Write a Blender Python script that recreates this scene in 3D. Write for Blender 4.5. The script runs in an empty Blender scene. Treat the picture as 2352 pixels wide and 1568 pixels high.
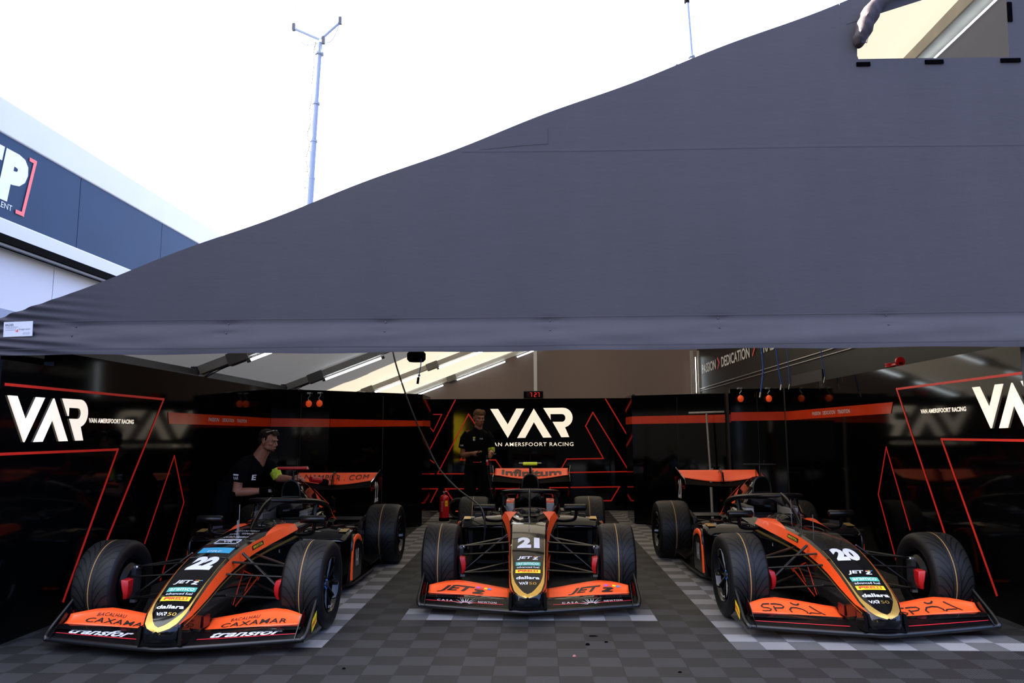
import bpy, math, random
from mathutils import Vector, Matrix
from mathutils.geometry import tessellate_polygon
random.seed(7)
PI = math.pi
scene = bpy.context.scene

# ------------------------------------------------------------------ camera
CAM_R = ((0.9993898, 0.03461392, -0.00468051),
         (-0.00899451, 0.12554879, -0.99204667),
         (-0.03375099, 0.99148342, 0.12578351))   # rows: image right, image down, view direction
cam_d = bpy.data.cameras.new('camera')
cam = bpy.data.objects.new('camera', cam_d)
scene.collection.objects.link(cam)
cam_d.sensor_width = 36.0
cam_d.lens = 1690.0 / 2352.0 * 36.0
cam_d.clip_start = 0.05
cam_d.clip_end = 500
_r, _d, _f = [Vector(v) for v in CAM_R]
_m = Matrix((( _r.x, -_d.x, -_f.x, 0.0), (_r.y, -_d.y, -_f.y, 0.0), (_r.z, -_d.z, -_f.z, 1.45), (0, 0, 0, 1)))
cam.matrix_world = _m
scene.camera = cam

# ------------------------------------------------------------------ world, sun, exposure
SUN_DIR = Vector((-0.80, 0.25, 0.36)).normalized()      # towards the sun: low, to the left and a little behind the tent
w = bpy.data.worlds.new('sky')
scene.world = w
w.use_nodes = True
nt = w.node_tree
nt.nodes.clear()
tc = nt.nodes.new('ShaderNodeTexCoord')
vm = nt.nodes.new('ShaderNodeVectorMath'); vm.operation = 'DOT_PRODUCT'; vm.inputs[1].default_value = SUN_DIR
nt.links.new(tc.outputs['Generated'], vm.inputs[0])
mr = nt.nodes.new('ShaderNodeMapRange'); mr.inputs[1].default_value = -0.6; mr.inputs[2].default_value = 1.0
nt.links.new(vm.outputs['Value'], mr.inputs[0])
cr = nt.nodes.new('ShaderNodeValToRGB')
e = cr.color_ramp.elements
e[0].position = 0.0; e[0].color = (0.16, 0.24, 0.48, 1)
e[1].position = 1.0; e[1].color = (1.0, 1.0, 1.0, 1)
x = e.new(0.42); x.color = (0.37, 0.42, 0.62, 1)
x = e.new(0.66); x.color = (0.57, 0.59, 0.69, 1)
nt.links.new(mr.outputs[0], cr.inputs[0])
bg = nt.nodes.new('ShaderNodeBackground'); bg.inputs[1].default_value = 2.9
wo = nt.nodes.new('ShaderNodeOutputWorld')
nt.links.new(cr.outputs[0], bg.inputs[0]); nt.links.new(bg.outputs[0], wo.inputs[0])

sd = bpy.data.lights.new('sun', 'SUN'); sd.energy = 26.0; sd.angle = math.radians(0.6); sd.color = (1.0, 0.90, 0.76)
sun = bpy.data.objects.new('sun', sd); scene.collection.objects.link(sun)
sun.rotation_euler = SUN_DIR.to_track_quat('Z', 'Y').to_euler(); sun.location = (-20, 25, 25)

vs = scene.view_settings
vs.view_transform = 'Standard'; vs.look = 'None'; vs.gamma = 1.0; vs.use_curve_mapping = False; vs.exposure = 1.3
scene.cycles.max_bounces = 8; scene.cycles.diffuse_bounces = 4; scene.cycles.glossy_bounces = 4
scene.cycles.transmission_bounces = 6; scene.cycles.transparent_max_bounces = 8
scene.cycles.use_denoising = True

# ------------------------------------------------------------------ materials
MATS = {}
def mat(name, col, rough=0.5, metal=0.0, coat=0.0, emit=None, estr=1.0, noise=0.0, nscale=30.0, bump=0.0, bscale=60.0, spec=0.5, sheen=0.0):
    m = bpy.data.materials.new(name); m.use_nodes = True
    t = m.node_tree; b = t.nodes['Principled BSDF']
    b.inputs['Base Color'].default_value = (*col, 1); b.inputs['Roughness'].default_value = rough
    b.inputs['Metallic'].default_value = metal; b.inputs['Coat Weight'].default_value = coat
    b.inputs['Coat Roughness'].default_value = 0.04
    b.inputs['Specular IOR Level'].default_value = spec
    if emit: b.inputs['Emission Color'].default_value = (*emit, 1); b.inputs['Emission Strength'].default_value = estr
    if noise > 0 or bump > 0:
        c = t.nodes.new('ShaderNodeTexCoord')
    if noise > 0:
        n = t.nodes.new('ShaderNodeTexNoise'); n.inputs['Scale'].default_value = nscale; n.inputs['Detail'].default_value = 4
        t.links.new(c.outputs['Object'], n.inputs['Vector'])
        r = t.nodes.new('ShaderNodeMapRange'); r.inputs[1].default_value = 0.3; r.inputs[2].default_value = 0.7
        r.inputs[3].default_value = 1 - noise; r.inputs[4].default_value = 1 + noise
        t.links.new(n.outputs[0], r.inputs[0])
        v = t.nodes.new('ShaderNodeVectorMath'); v.operation = 'SCALE'; v.inputs[0].default_value = col
        t.links.new(r.outputs[0], v.inputs['Scale']); t.links.new(v.outputs[0], b.inputs['Base Color'])
    if bump > 0:
        n = t.nodes.new('ShaderNodeTexNoise'); n.inputs['Scale'].default_value = bscale; n.inputs['Detail'].default_value = 3
        t.links.new(c.outputs['Object'], n.inputs['Vector'])
        bm = t.nodes.new('ShaderNodeBump'); bm.inputs['Strength'].default_value = bump; bm.inputs['Distance'].default_value = 0.01
        t.links.new(n.outputs[0], bm.inputs['Height']); t.links.new(bm.outputs[0], b.inputs['Normal'])
    MATS[name] = m
    return m

M = MATS
mat('gloss_black', (0.003, 0.003, 0.0035), 0.06, spec=0.36, noise=0.2, nscale=3)
mat('panel_black', (0.0012, 0.0012, 0.0015), 0.06, spec=0.26, bump=0.02, bscale=1.2, noise=0.2, nscale=2)
mat('carbon', (0.003, 0.003, 0.0033), 0.27, spec=0.32, coat=0.0, bump=0.05, bscale=400)
mat('carbon_mat', (0.0025, 0.0025, 0.003), 0.4, spec=0.2, noise=0.2, nscale=60)
mat('void_black', (0.001, 0.001, 0.001), 0.9, spec=0.05, noise=0.2)
mat('orange', (1.0, 0.095, 0.013), 0.42, coat=0.12, noise=0.03, nscale=8)
mat('red_duct', (0.38, 0.006, 0.008), 0.35, noise=0.05)
mat('gold', (0.55, 0.34, 0.08), 0.28, metal=0.75, noise=0.05)
mat('white_vinyl', (0.60, 0.605, 0.63), 0.35, noise=0.02)
mat('black_vinyl', (0.012, 0.010, 0.010), 0.4, noise=0.1)
mat('teal', (0.05, 0.36, 0.26), 0.4, noise=0.03)
mat('yellow', (0.85, 0.62, 0.015), 0.35, noise=0.03)
mat('neon', (0.80, 0.95, 0.02), 0.4, noise=0.03)
mat('red_vinyl', (0.62, 0.015, 0.03), 0.4, noise=0.03)
mat('blue_vinyl', (0.03, 0.28, 0.45), 0.4, noise=0.03)
mat('sky_blue', (0.05, 0.25, 0.75), 0.4, noise=0.03)
mat('purple', (0.45, 0.10, 0.55), 0.4, noise=0.03)
mat('metal', (0.55, 0.55, 0.57), 0.3, metal=0.9, noise=0.05)
mat('dark_metal', (0.05, 0.05, 0.055), 0.35, metal=0.6, noise=0.1)
mat('white_paint', (0.46, 0.455, 0.48), 0.45, noise=0.02, nscale=2)
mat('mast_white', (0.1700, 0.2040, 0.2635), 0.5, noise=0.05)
mat('sign_light', (0.75, 0.70, 0.60), 0.5, emit=(1.0, 0.86, 0.68), estr=0.32, noise=0.02)
mat('led', (1, 1, 1), 0.5, emit=(0.86, 0.95, 1.0), estr=4.6)
mat('red_digit', (0.4, 0.0, 0.0), 0.5, emit=(1.0, 0.03, 0.03), estr=0.4)
mat('dim_digit', (0.03, 0.0, 0.0), 0.5, noise=0.1)
mat('stripe_red', (0.55, 0.02, 0.012), 0.3, emit=(1.0, 0.03, 0.01), estr=0.05, noise=0.05)
mat('stripe_orange', (0.60, 0.040, 0.008), 0.12, noise=0.08, nscale=6)
mat('skin', (0.31, 0.13, 0.078), 0.5, noise=0.1, nscale=14)
mat('hair_dark', (0.016, 0.009, 0.006), 0.8, spec=0.2, bump=0.6, bscale=90)
mat('hair_brown', (0.10, 0.045, 0.018), 0.8, spec=0.2, noise=0.3, nscale=60, bump=0.4, bscale=160)
mat('cloth_black', (0.0025, 0.0025, 0.004), 0.9, spec=0.06, bump=0.25, bscale=14, noise=0.2)
mat('glove_green', (0.42, 0.55, 0.02), 0.7, noise=0.35, nscale=40)
mat('ext_red', (0.55, 0.01, 0.015), 0.25, noise=0.08)
mat('rubber_hose', (0.02, 0.02, 0.022), 0.5, noise=0.2)
mat('blue_hose', (0.01, 0.07, 0.38), 0.35, noise=0.1)
mat('frame_grey', (0.30, 0.29, 0.27), 0.5, noise=0.1, nscale=5)
mat('frame_dark', (0.10, 0.095, 0.09), 0.5, noise=0.1, nscale=5)
mat('silver_frame', (0.45, 0.43, 0.40), 0.4, metal=0.4, noise=0.1)
mat('navy_panel', (0.011, 0.034, 0.072), 0.5, spec=0.12, noise=0.06, nscale=1.2)
mat('sign_red', (0.75, 0.08, 0.07), 0.4, noise=0.03)
mat('truck_black', (0.0042, 0.0039, 0.0036), 0.4, spec=0.25, noise=0.1, nscale=2)
mat('glow_orange', (0.80, 0.08, 0.01), 0.35, emit=(1, 0.1, 0.02), estr=0.12, noise=0.05)  # orange with a faint glow put into the colour; its parts are no lamps
mat('asphalt', (0.06, 0.06, 0.065), 0.9, noise=0.3, nscale=40, bump=0.3, bscale=120)
mat('tyre_side', (0.003, 0.003, 0.0033), 0.5, spec=0.25, noise=0.15, nscale=20)
mat('gold_line', (0.50, 0.28, 0.08), 0.6, noise=0.2, nscale=50)
mat('velcro', (0.0015, 0.0015, 0.002), 1.0, spec=0.0, noise=0.2)
mat('label_white', (0.55, 0.56, 0.60), 0.5, noise=0.03)
mat('flap_cloth', (0.032, 0.024, 0.029), 0.8, bump=0.3, bscale=20, noise=0.15)
mat('wing_black', (0.002, 0.002, 0.0025), 0.35, spec=0.08, noise=0.1)
mat('eye_white', (0.22, 0.20, 0.19), 0.4, noise=0.05)
mat('dark_red', (0.10, 0.003, 0.003), 0.3, noise=0.1)
mat('edge_grey', (0.006, 0.006, 0.006), 0.3, spec=0.4, noise=0.1)
mat('ink_grey', (0.12, 0.13, 0.15), 0.6, noise=0.1)

def fabric(name, col, trans, tcol=None, seam=False):
    m = bpy.data.materials.new(name); m.use_nodes = True
    t = m.node_tree; b = t.nodes['Principled BSDF']; out = t.nodes['Material Output']
    b.inputs['Roughness'].default_value = 0.75; b.inputs['Specular IOR Level'].default_value = 0.25
    c = t.nodes.new('ShaderNodeTexCoord')
    n = t.nodes.new('ShaderNodeTexNoise'); n.inputs['Scale'].default_value = 1.1; n.inputs['Detail'].default_value = 6; n.inputs['Roughness'].default_value = 0.6
    mp = t.nodes.new('ShaderNodeMapping'); mp.inputs['Scale'].default_value = (1.6, 1, 0.5)
    t.links.new(c.outputs['Object'], mp.inputs[0]); t.links.new(mp.outputs[0], n.inputs['Vector'])
    r = t.nodes.new('ShaderNodeMapRange'); r.inputs[1].default_value = 0.3; r.inputs[2].default_value = 0.7; r.inputs[3].default_value = 0.93; r.inputs[4].default_value = 1.07
    t.links.new(n.outputs[0], r.inputs[0])
    v = t.nodes.new('ShaderNodeVectorMath'); v.operation = 'SCALE'; v.inputs[0].default_value = col
    t.links.new(r.outputs[0], v.inputs['Scale']); t.links.new(v.outputs[0], b.inputs['Base Color'])
    n2 = t.nodes.new('ShaderNodeTexNoise'); n2.inputs['Scale'].default_value = 260; n2.inputs['Detail'].default_value = 1
    t.links.new(c.outputs['Object'], n2.inputs['Vector'])
    n3 = t.nodes.new('ShaderNodeTexNoise'); n3.inputs['Scale'].default_value = 5; n3.inputs['Detail'].default_value = 5
    mp3 = t.nodes.new('ShaderNodeMapping'); mp3.inputs['Scale'].default_value = (0.5, 1, 1.6)
    t.links.new(c.outputs['Object'], mp3.inputs[0]); t.links.new(mp3.outputs[0], n3.inputs['Vector'])
    b1 = t.nodes.new('ShaderNodeBump'); b1.inputs['Strength'].default_value = 0.12; b1.inputs['Distance'].default_value = 0.003
    b2 = t.nodes.new('ShaderNodeBump'); b2.inputs['Strength'].default_value = 0.10; b2.inputs['Distance'].default_value = 0.03
    t.links.new(n2.outputs[0], b1.inputs['Height']); t.links.new(n3.outputs[0], b2.inputs['Height'])
    t.links.new(b1.outputs[0], b2.inputs['Normal']); t.links.new(b2.outputs[0], b.inputs['Normal'])
    if trans > 0:
        tr = t.nodes.new('ShaderNodeBsdfTranslucent'); tr.inputs[0].default_value = (*(tcol or col), 1)
        mx = t.nodes.new('ShaderNodeMixShader'); mx.inputs[0].default_value = trans
        t.links.new(b.outputs[0], mx.inputs[1]); t.links.new(tr.outputs[0], mx.inputs[2]); t.links.new(mx.outputs[0], out.inputs[0])
    MATS[name] = m
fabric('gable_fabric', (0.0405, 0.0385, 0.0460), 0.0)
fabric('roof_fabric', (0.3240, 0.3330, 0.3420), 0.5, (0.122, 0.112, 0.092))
fabric('back_fabric', (0.075, 0.060, 0.052), 0.35, (0.0178, 0.0126, 0.0102))

fabric('roof_fabric_shaded', (0.16, 0.15, 0.14), 0.5, (0.050, 0.045, 0.040))  # roof fabric again, with the shade past the ridge put into its colour

# floor tiles: square cells, ribs running diagonally in alternate directions, paler tiles marking the bays
def floor_mat():
    m = bpy.data.materials.new('floor_tiles'); m.use_nodes = True
    t = m.node_tree; b = t.nodes['Principled BSDF']; L = t.links
    def nd(op, *a):
        n = t.nodes.new('ShaderNodeMath'); n.operation = op
        for i, v in enumerate(a):
            if isinstance(v, (int, float)): n.inputs[i].default_value = v
            else: L.new(v, n.inputs[i])
        return n.outputs[0]
    c = t.nodes.new('ShaderNodeTexCoord'); s = t.nodes.new('ShaderNodeSeparateXYZ'); L.new(c.outputs['Object'], s.inputs[0])
    X, Y = s.outputs[0], s.outputs[1]
    ux = nd('DIVIDE', nd('ADD', X, 1.502), 0.2025); uy = nd('DIVIDE', nd('SUBTRACT', Y, 5.063), 0.1925)
    par = nd('PINGPONG', nd('ADD', nd('FLOOR', ux), nd('FLOOR', uy)), 1.0)
    fx = nd('FRACT', ux); fy = nd('FRACT', uy)
    d1 = nd('ADD', ux, uy); d2 = nd('SUBTRACT', ux, uy)
    sel = nd('ADD', nd('MULTIPLY', d1, par), nd('MULTIPLY', d2, nd('SUBTRACT', 1.0, par)))
    rib = nd('SINE', nd('MULTIPLY', sel, 2 * PI * 11.0))
    ribm = nd('GREATER_THAN', rib, 0.1)
    # joints
    tx = nd('FRACT', nd('DIVIDE', ux, 2.0)); ty = nd('FRACT', nd('DIVIDE', uy, 2.0))
    jt = nd('MAXIMUM', nd('LESS_THAN', nd('MINIMUM', tx, nd('SUBTRACT', 1.0, tx)), 0.006), nd('LESS_THAN', nd('MINIMUM', ty, nd('SUBTRACT', 1.0, ty)), 0.008))
    def rng(v, a, z): return nd('MULTIPLY', nd('GREATER_THAN', v, a), nd('LESS_THAN', v, z))
    yA = 5.255
    ls = nd('MULTIPLY', rng(X, -1.907, -1.502), nd('GREATER_THAN', Y, yA))
    rs = nd('MULTIPLY', rng(X, 1.333, 1.738), nd('GREATER_THAN', Y, yA))
    mid = nd('MULTIPLY', rng(X, -1.097, 0.928), rng(Y, 6.026, 6.41))
    rf = nd('MULTIPLY', rng(X, 1.333, 3.36), rng(Y, 5.255, 5.64))
    lf = nd('MULTIPLY', rng(X, -3.12, -1.502), rng(Y, 5.255, 5.64))
    light = nd('MINIMUM', 1.0, nd('ADD', nd('ADD', ls, rs), nd('ADD', mid, nd('ADD', rf, lf))))
    cellf = nd('SUBTRACT', 1.0, nd('MULTIPLY', par, 0.55))  # alternate cells darkened in colour for how light meets their ribs, pale ones too
    cellL = nd('SUBTRACT', 1.0, nd('MULTIPLY', par, 0.55))
    noi = t.nodes.new('ShaderNodeTexNoise'); noi.inputs['Scale'].default_value = 2.3; noi.inputs['Detail'].default_value = 7
    L.new(c.outputs['Object'], noi.inputs['Vector'])
    wn = t.nodes.new('ShaderNodeTexWhiteNoise'); wn.noise_dimensions = '2D'
    cb = t.nodes.new('ShaderNodeCombineXYZ'); L.new(nd('FLOOR', nd('DIVIDE', ux, 2.0)), cb.inputs[0]); L.new(nd('FLOOR', nd('DIVIDE', uy, 2.0)), cb.inputs[1])
    L.new(cb.outputs[0], wn.inputs[0])
    var = nd('ADD', 0.72, nd('ADD', nd('MULTIPLY', noi.outputs[0], 0.36), nd('MULTIPLY', wn.outputs[0], 0.14)))
    ribf = nd('SUBTRACT', 1.0, nd('MULTIPLY', ribm, 0.42))
    dark = nd('MULTIPLY', nd('MULTIPLY', 0.026, cellf), nd('MULTIPLY', ribf, var))
    lite = nd('MULTIPLY', nd('MULTIPLY', 0.21, cellL), nd('MULTIPLY', nd('SUBTRACT', 1.0, nd('MULTIPLY', ribm, 0.2)), var))
    v = nd('ADD', nd('MULTIPLY', dark, nd('SUBTRACT', 1.0, light)), nd('MULTIPLY', lite, light))
    v = nd('MULTIPLY', v, nd('SUBTRACT', 1.0, nd('MULTIPLY', jt, 0.6)))
    cc = t.nodes.new('ShaderNodeCombineColor'); L.new(nd('MULTIPLY', v, 1.02), cc.inputs[0]); L.new(v, cc.inputs[1]); L.new(nd('MULTIPLY', v, 1.0), cc.inputs[2])
    L.new(cc.outputs[0], b.inputs['Base Color'])
    b.inputs['Roughness'].default_value = 0.62; b.inputs['Specular IOR Level'].default_value = 0.3
    bp = t.nodes.new('ShaderNodeBump'); bp.inputs['Strength'].default_value = 0.5; bp.inputs['Distance'].default_value = 0.003
    L.new(nd('SUBTRACT', 1.0, ribm), bp.inputs['Height']); L.new(bp.outputs[0], b.inputs['Normal'])
    MATS['floor_tiles'] = m
floor_mat()

# tread: UV u runs round the tyre (metres), v across it (metres from the centre)
def tread_mat():
    m = bpy.data.materials.new('tyre_tread'); m.use_nodes = True
    t = m.node_tree; b = t.nodes['Principled BSDF']; L = t.links
    def nd(op, *a):
        n = t.nodes.new('ShaderNodeMath'); n.operation = op
        for i, v in enumerate(a):
            if isinstance(v, (int, float)): n.inputs[i].default_value = v
            else: L.new(v, n.inputs[i])
        return n.outputs[0]
    uv = t.nodes.new('ShaderNodeUVMap'); s = t.nodes.new('ShaderNodeSeparateXYZ'); L.new(uv.outputs[0], s.inputs[0])
    u, v = s.outputs[0], s.outputs[1]
    av = nd('ABSOLUTE', v)
    # curved lateral grooves leaving the central ribs
    sw = nd('MULTIPLY', nd('POWER', nd('MAXIMUM', nd('SUBTRACT', 0.125, av), 0.0), 1.6), 6.0)
    g = nd('FRACT', nd('DIVIDE', nd('ADD', u, sw), 0.072))
    wd = nd('ADD', 0.11, nd('MULTIPLY', nd('SUBTRACT', 0.15, av), 1.9))
    lat = nd('MULTIPLY', nd('LESS_THAN', g, wd), nd('GREATER_THAN', av, 0.034))
    cen = nd('LESS_THAN', nd('ABSOLUTE', nd('SUBTRACT', av, 0.030)), 0.0045)
    cuts = nd('MULTIPLY', nd('LESS_THAN', nd('FRACT', nd('DIVIDE', u, 0.036)), 0.14), nd('LESS_THAN', nd('ABSOLUTE', nd('SUBTRACT', av, 0.018)), 0.004))
    gr = nd('MAXIMUM', nd('MAXIMUM', lat, cen), cuts)
    line = nd('LESS_THAN', nd('ABSOLUTE', nd('ADD', v, 0.004)), 0.0032)
    noi = t.nodes.new('ShaderNodeTexNoise'); noi.inputs['Scale'].default_value = 60; L.new(uv.outputs[0], noi.inputs['Vector'])
    base = nd('MULTIPLY', nd('ADD', 0.0062, nd('MULTIPLY', noi.outputs[0], 0.004)), nd('SUBTRACT', 1.0, nd('MULTIPLY', gr, 0.93)))
    mix = t.nodes.new('ShaderNodeMix'); mix.data_type = 'RGBA'
    cc = t.nodes.new('ShaderNodeCombineColor')
    for i in range(3): L.new(base, cc.inputs[i])
    L.new(cc.outputs[0], mix.inputs[6]); mix.inputs[7].default_value = (0.34, 0.18, 0.05, 1); L.new(line, mix.inputs[0])
    L.new(mix.outputs[2], b.inputs['Base Color']); b.inputs['Roughness'].default_value = 0.5; b.inputs['Specular IOR Level'].default_value = 0.22
    bp = t.nodes.new('ShaderNodeBump'); bp.inputs['Strength'].default_value = 1.0; bp.inputs['Distance'].default_value = 0.006
    L.new(nd('SUBTRACT', 1.0, gr), bp.inputs['Height']); L.new(bp.outputs[0], b.inputs['Normal'])
    MATS['tyre_tread'] = m
tread_mat()
def glass_mat():
    m = bpy.data.materials.new('clear_glass'); m.use_nodes = True
    b = m.node_tree.nodes['Principled BSDF']
    b.inputs['Base Color'].default_value = (0.5, 0.5, 0.55, 1); b.inputs['Roughness'].default_value = 0.03
    b.inputs['Transmission Weight'].default_value = 1.0; b.inputs['IOR'].default_value = 1.2
    MATS['clear_glass'] = m
glass_mat()

# ------------------------------------------------------------------ mesh building
def link(o, parent=None):
    scene.collection.objects.link(o)
    if parent is not None: o.parent = parent
    return o
def tag(o, label=None, cat=None, group=None, kind=None):
    if label: o['label'] = label
    if cat: o['category'] = cat
    if group: o['group'] = group
    if kind: o['kind'] = kind
    return o
def empty(name, loc, rz=0.0, label=None, cat=None, group=None):
    o = bpy.data.objects.new(name, None); o.empty_display_size = 0.1
    link(o); o.location = loc; o.rotation_euler = (0, 0, rz)
    return tag(o, label, cat, group)
_TXT = {}
def text2d(body, bold=0.0, shear=0.0, spacing=1.0):
    key = (body, bold, shear, spacing)
    if key in _TXT: return _TXT[key]
    cu = bpy.data.curves.new('lettering', 'FONT'); cu.body = body; cu.offset = bold; cu.shear = shear
    cu.space_character = spacing; cu.resolution_u = 3; cu.fill_mode = 'BOTH'; cu.size = 1
    ob = bpy.data.objects.new('lettering', cu); scene.collection.objects.link(ob)
    dg = bpy.context.evaluated_depsgraph_get(); dg.update()
    me = ob.evaluated_get(dg).to_mesh()
    vs_ = [(v.co.x, v.co.y) for v in me.vertices]; fs = [tuple(p.vertices) for p in me.polygons]
    ob.evaluated_get(dg).to_mesh_clear()
    bpy.data.objects.remove(ob); bpy.data.curves.remove(cu)
    x0 = min(v[0] for v in vs_); x1 = max(v[0] for v in vs_); y0 = min(v[1] for v in vs_); y1 = max(v[1] for v in vs_)
    r = ([((a - x0) / (x1 - x0), (b_ - y0) / (y1 - y0)) for a, b_ in vs_], fs)
    _TXT[key] = r
    return r
def refine(vs_, fs, L_):           # split long edges of a flat mesh so that it can follow a curved surface
    import bmesh
    bm = bmesh.new(); V = [bm.verts.new((a, b, 0)) for a, b in vs_]
    for f in fs:
        try: bm.faces.new([V[i] for i in f])
        except ValueError: pass
    bmesh.ops.triangulate(bm, faces=bm.faces[:])
    for _ in range(5):
        e_ = [e for e in bm.edges if e.calc_length() > L_]
        if not e_: break
        bmesh.ops.subdivide_edges(bm, edges=e_, cuts=1, use_grid_fill=False); bmesh.ops.triangulate(bm, faces=[f for f in bm.faces if len(f.verts) > 3])
    bm.verts.index_update(); r = ([(v.co.x, v.co.y) for v in bm.verts], [tuple(v.index for v in f.verts) for f in bm.faces]); bm.free(); return r
class MB:
    def __init__(s, fine=0): s.v = []; s.f = []; s.m = []; s.slots = []; s.cur = 0; s.uv = {}; s.fine = fine
    def use(s, name):
        if name not in s.slots: s.slots.append(name)
        s.cur = s.slots.index(name); return s
    def face(s, idx, uv=None):
        if uv: s.uv[len(s.f)] = uv
        s.f.append(tuple(idx)); s.m.append(s.cur)
    def add(s, vs_, fs):
        n = len(s.v); s.v += [tuple(p) for p in vs_]
        for f in fs: s.face([n + i for i in f])
        return s
    def box(s, c, d, rz=0.0, ry=0.0, rx=0.0):
        R = Matrix.Rotation(rz, 3, 'Z') @ Matrix.Rotation(ry, 3, 'Y') @ Matrix.Rotation(rx, 3, 'X')
        p = []
        for i in (-1, 1):
            for j in (-1, 1):
                for k in (-1, 1): p.append(Vector(c) + R @ Vector((i * d[0] / 2, j * d[1] / 2, k * d[2] / 2)))
        return s.add(p, [(0, 1, 3, 2), (4, 6, 7, 5), (0, 4, 5, 1), (2, 3, 7, 6), (0, 2, 6, 4), (1, 5, 7, 3)])
    def hexa(s, p8):   # bottom 4, top 4 in ring order
        return s.add(p8, [(3, 2, 1, 0), (4, 5, 6, 7), (0, 1, 5, 4), (1, 2, 6, 5), (2, 3, 7, 6), (3, 0, 4, 7)])
    def loft(s, rings, closed=True, cap=(True, True)):
        n0 = len(s.v); k = len(rings[0])
        for r in rings: s.v += [tuple(p) for p in r]
        for a in range(len(rings) - 1):
            for i in range(k if closed else k - 1):
                j = (i + 1) % k
                s.face((n0 + a * k + i, n0 + a * k + j, n0 + (a + 1) * k + j, n0 + (a + 1) * k + i))
        if closed and cap[0]: s.face([n0 + i for i in range(k)][::-1])
        if closed and cap[1]: s.face([n0 + (len(rings) - 1) * k + i for i in range(k)])
        return s
    def tube(s, pts, r, n=8, flat=None, closed=False):
        pts = [Vector(p) for p in pts]; N = len(pts)
        rs = r if isinstance(r, (list, tuple)) else [r] * N
        up = Vector((0, 0, 1)); rings = []
        prev = None
        for i, p in enumerate(pts):
            if closed: tn = (pts[(i + 1) % N] - pts[i - 1])
            else: tn = (pts[min(i + 1, N - 1)] - pts[max(i - 1, 0)])
            tn.normalize()
            if prev is None:
                a = tn.cross(up)
                if a.length < 0.05: a = tn.cross(Vector((0, 1, 0)))
            else:
                a = prev - tn * prev.dot(tn)
            a.normalize(); prev = a; b = a.cross(tn)
            fa, fb = (1, 1) if not flat else flat
            rings.append([p + a * (rs[i] * fa * math.cos(2 * PI * k / n)) + b * (rs[i] * fb * math.sin(2 * PI * k / n)) for k in range(n)])
        if closed:
            rings.append(rings[0]); return s.loft(rings, cap=(False, False))
        return s.loft(rings)
    def lathe(s, prof, c=(0, 0, 0), axis='Z', n=24, caps=True):
        rings = []
        for r, h in prof:
            ring = []
            for k in range(n):
                a = 2 * PI * k / n; q = (r * math.cos(a), r * math.sin(a))
                if axis == 'Z': ring.append((c[0] + q[0], c[1] + q[1], c[2] + h))
                elif axis == 'X': ring.append((c[0] + h, c[1] + q[0], c[2] + q[1]))
                else: ring.append((c[0] + q[1], c[1] + h, c[2] + q[0]))
            rings.append(ring)
        return s.loft(rings, cap=(caps, caps))
    def ball(s, c, r, n=12, rot=None):
        c = Vector(c); r = (r, r, r) if isinstance(r, (int, float)) else r
        rings = []
        for i in range(1, n):
            th = PI * i / n
            ring = []
            for k in range(n * 2):
                a = PI * k / n
                q = Vector((r[0] * math.sin(th) * math.cos(a), r[1] * math.sin(th) * math.sin(a), -r[2] * math.cos(th)))
                ring.append(c + (rot @ q if rot else q))
            rings.append(ring)
        return s.loft(rings)
    def prism(s, poly, f, depth):   # poly: list of 2D points; f maps (a, b, d) to 3D, d running 0..depth
        n = len(poly); n0 = len(s.v)
        s.v += [tuple(f(a, b, 0.0)) for a, b in poly] + [tuple(f(a, b, depth)) for a, b in poly]
        tr = tessellate_polygon([[Vector((a, b, 0)) for a, b in poly]])
        for t in tr: s.face([n0 + i for i in t][::-1]); s.face([n0 + n + i for i in t])
        for i in range(n): s.face((n0 + i, n0 + (i + 1) % n, n0 + n + (i + 1) % n, n0 + n + i))
        return s
    def poly(s, poly, f):           # flat shape mapped by f(a, b)
        fs = [tuple(t) for t in tessellate_polygon([[Vector((a, b, 0)) for a, b in poly]])]
        if s.fine: poly, fs = refine(poly, fs, s.fine)
        n0 = len(s.v); s.v += [tuple(f(a, b)) for a, b in poly]
        for t in fs: s.face([n0 + i for i in t])
        return s
    def text(s, body, w, h, f, bold=0.0, shear=0.0, spacing=1.0, u0=0.0, v0=0.0):
        vs_, fs = text2d(body, bold, shear, spacing); n0 = len(s.v)
        vs_ = [(u0 + (a - 0.5) * w, v0 + b * h) for a, b in vs_]
        if s.fine: vs_, fs = refine(vs_, fs, s.fine)
        s.v += [tuple(f(a, b)) for a, b in vs_]
        for q in fs: s.face([n0 + i for i in q])
        return s
    def grid(s, nu, nv, f, uvf=None):
        n0 = len(s.v)
        for j in range(nv + 1):
            for i in range(nu + 1): s.v.append(tuple(f(i / nu, j / nv)))
        for j in range(nv):
            for i in range(nu):
                a = n0 + j * (nu + 1) + i
                s.face((a, a + 1, a + nu + 2, a + nu + 1))
        return s
    def build(s, name, m=None, parent=None, smooth=35, bevel=0.0, loc=None, sub=0):
        me = bpy.data.meshes.new(name); me.from_pydata(s.v, [], s.f); 
        sl = s.slots if s.slots else [m]
        if m and s.slots and m not in s.slots: pass
        for q in sl: me.materials.append(MATS[q])
        if len(sl) > 1: me.polygons.foreach_set('material_index', s.m)
        if s.uv:
            ul = me.uv_layers.new(name='UVMap')
            for fi, uvs in s.uv.items():
                for li, q in zip(me.polygons[fi].loop_indices, uvs): ul.data[li].uv = q
        me.update()
        if smooth:
            me.shade_smooth(); me.set_sharp_from_angle(angle=math.radians(smooth))
        o = bpy.data.objects.new(name, me); link(o, parent)
        if loc: o.location = loc
        if bevel:
            md = o.modifiers.new('bevel', 'BEVEL'); md.width = bevel; md.segments = 2; md.limit_method = 'ANGLE'; md.angle_limit = math.radians(40)
        if sub:
            md = o.modifiers.new('sub', 'SUBSURF'); md.levels = sub; md.render_levels = sub
        return o
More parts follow.
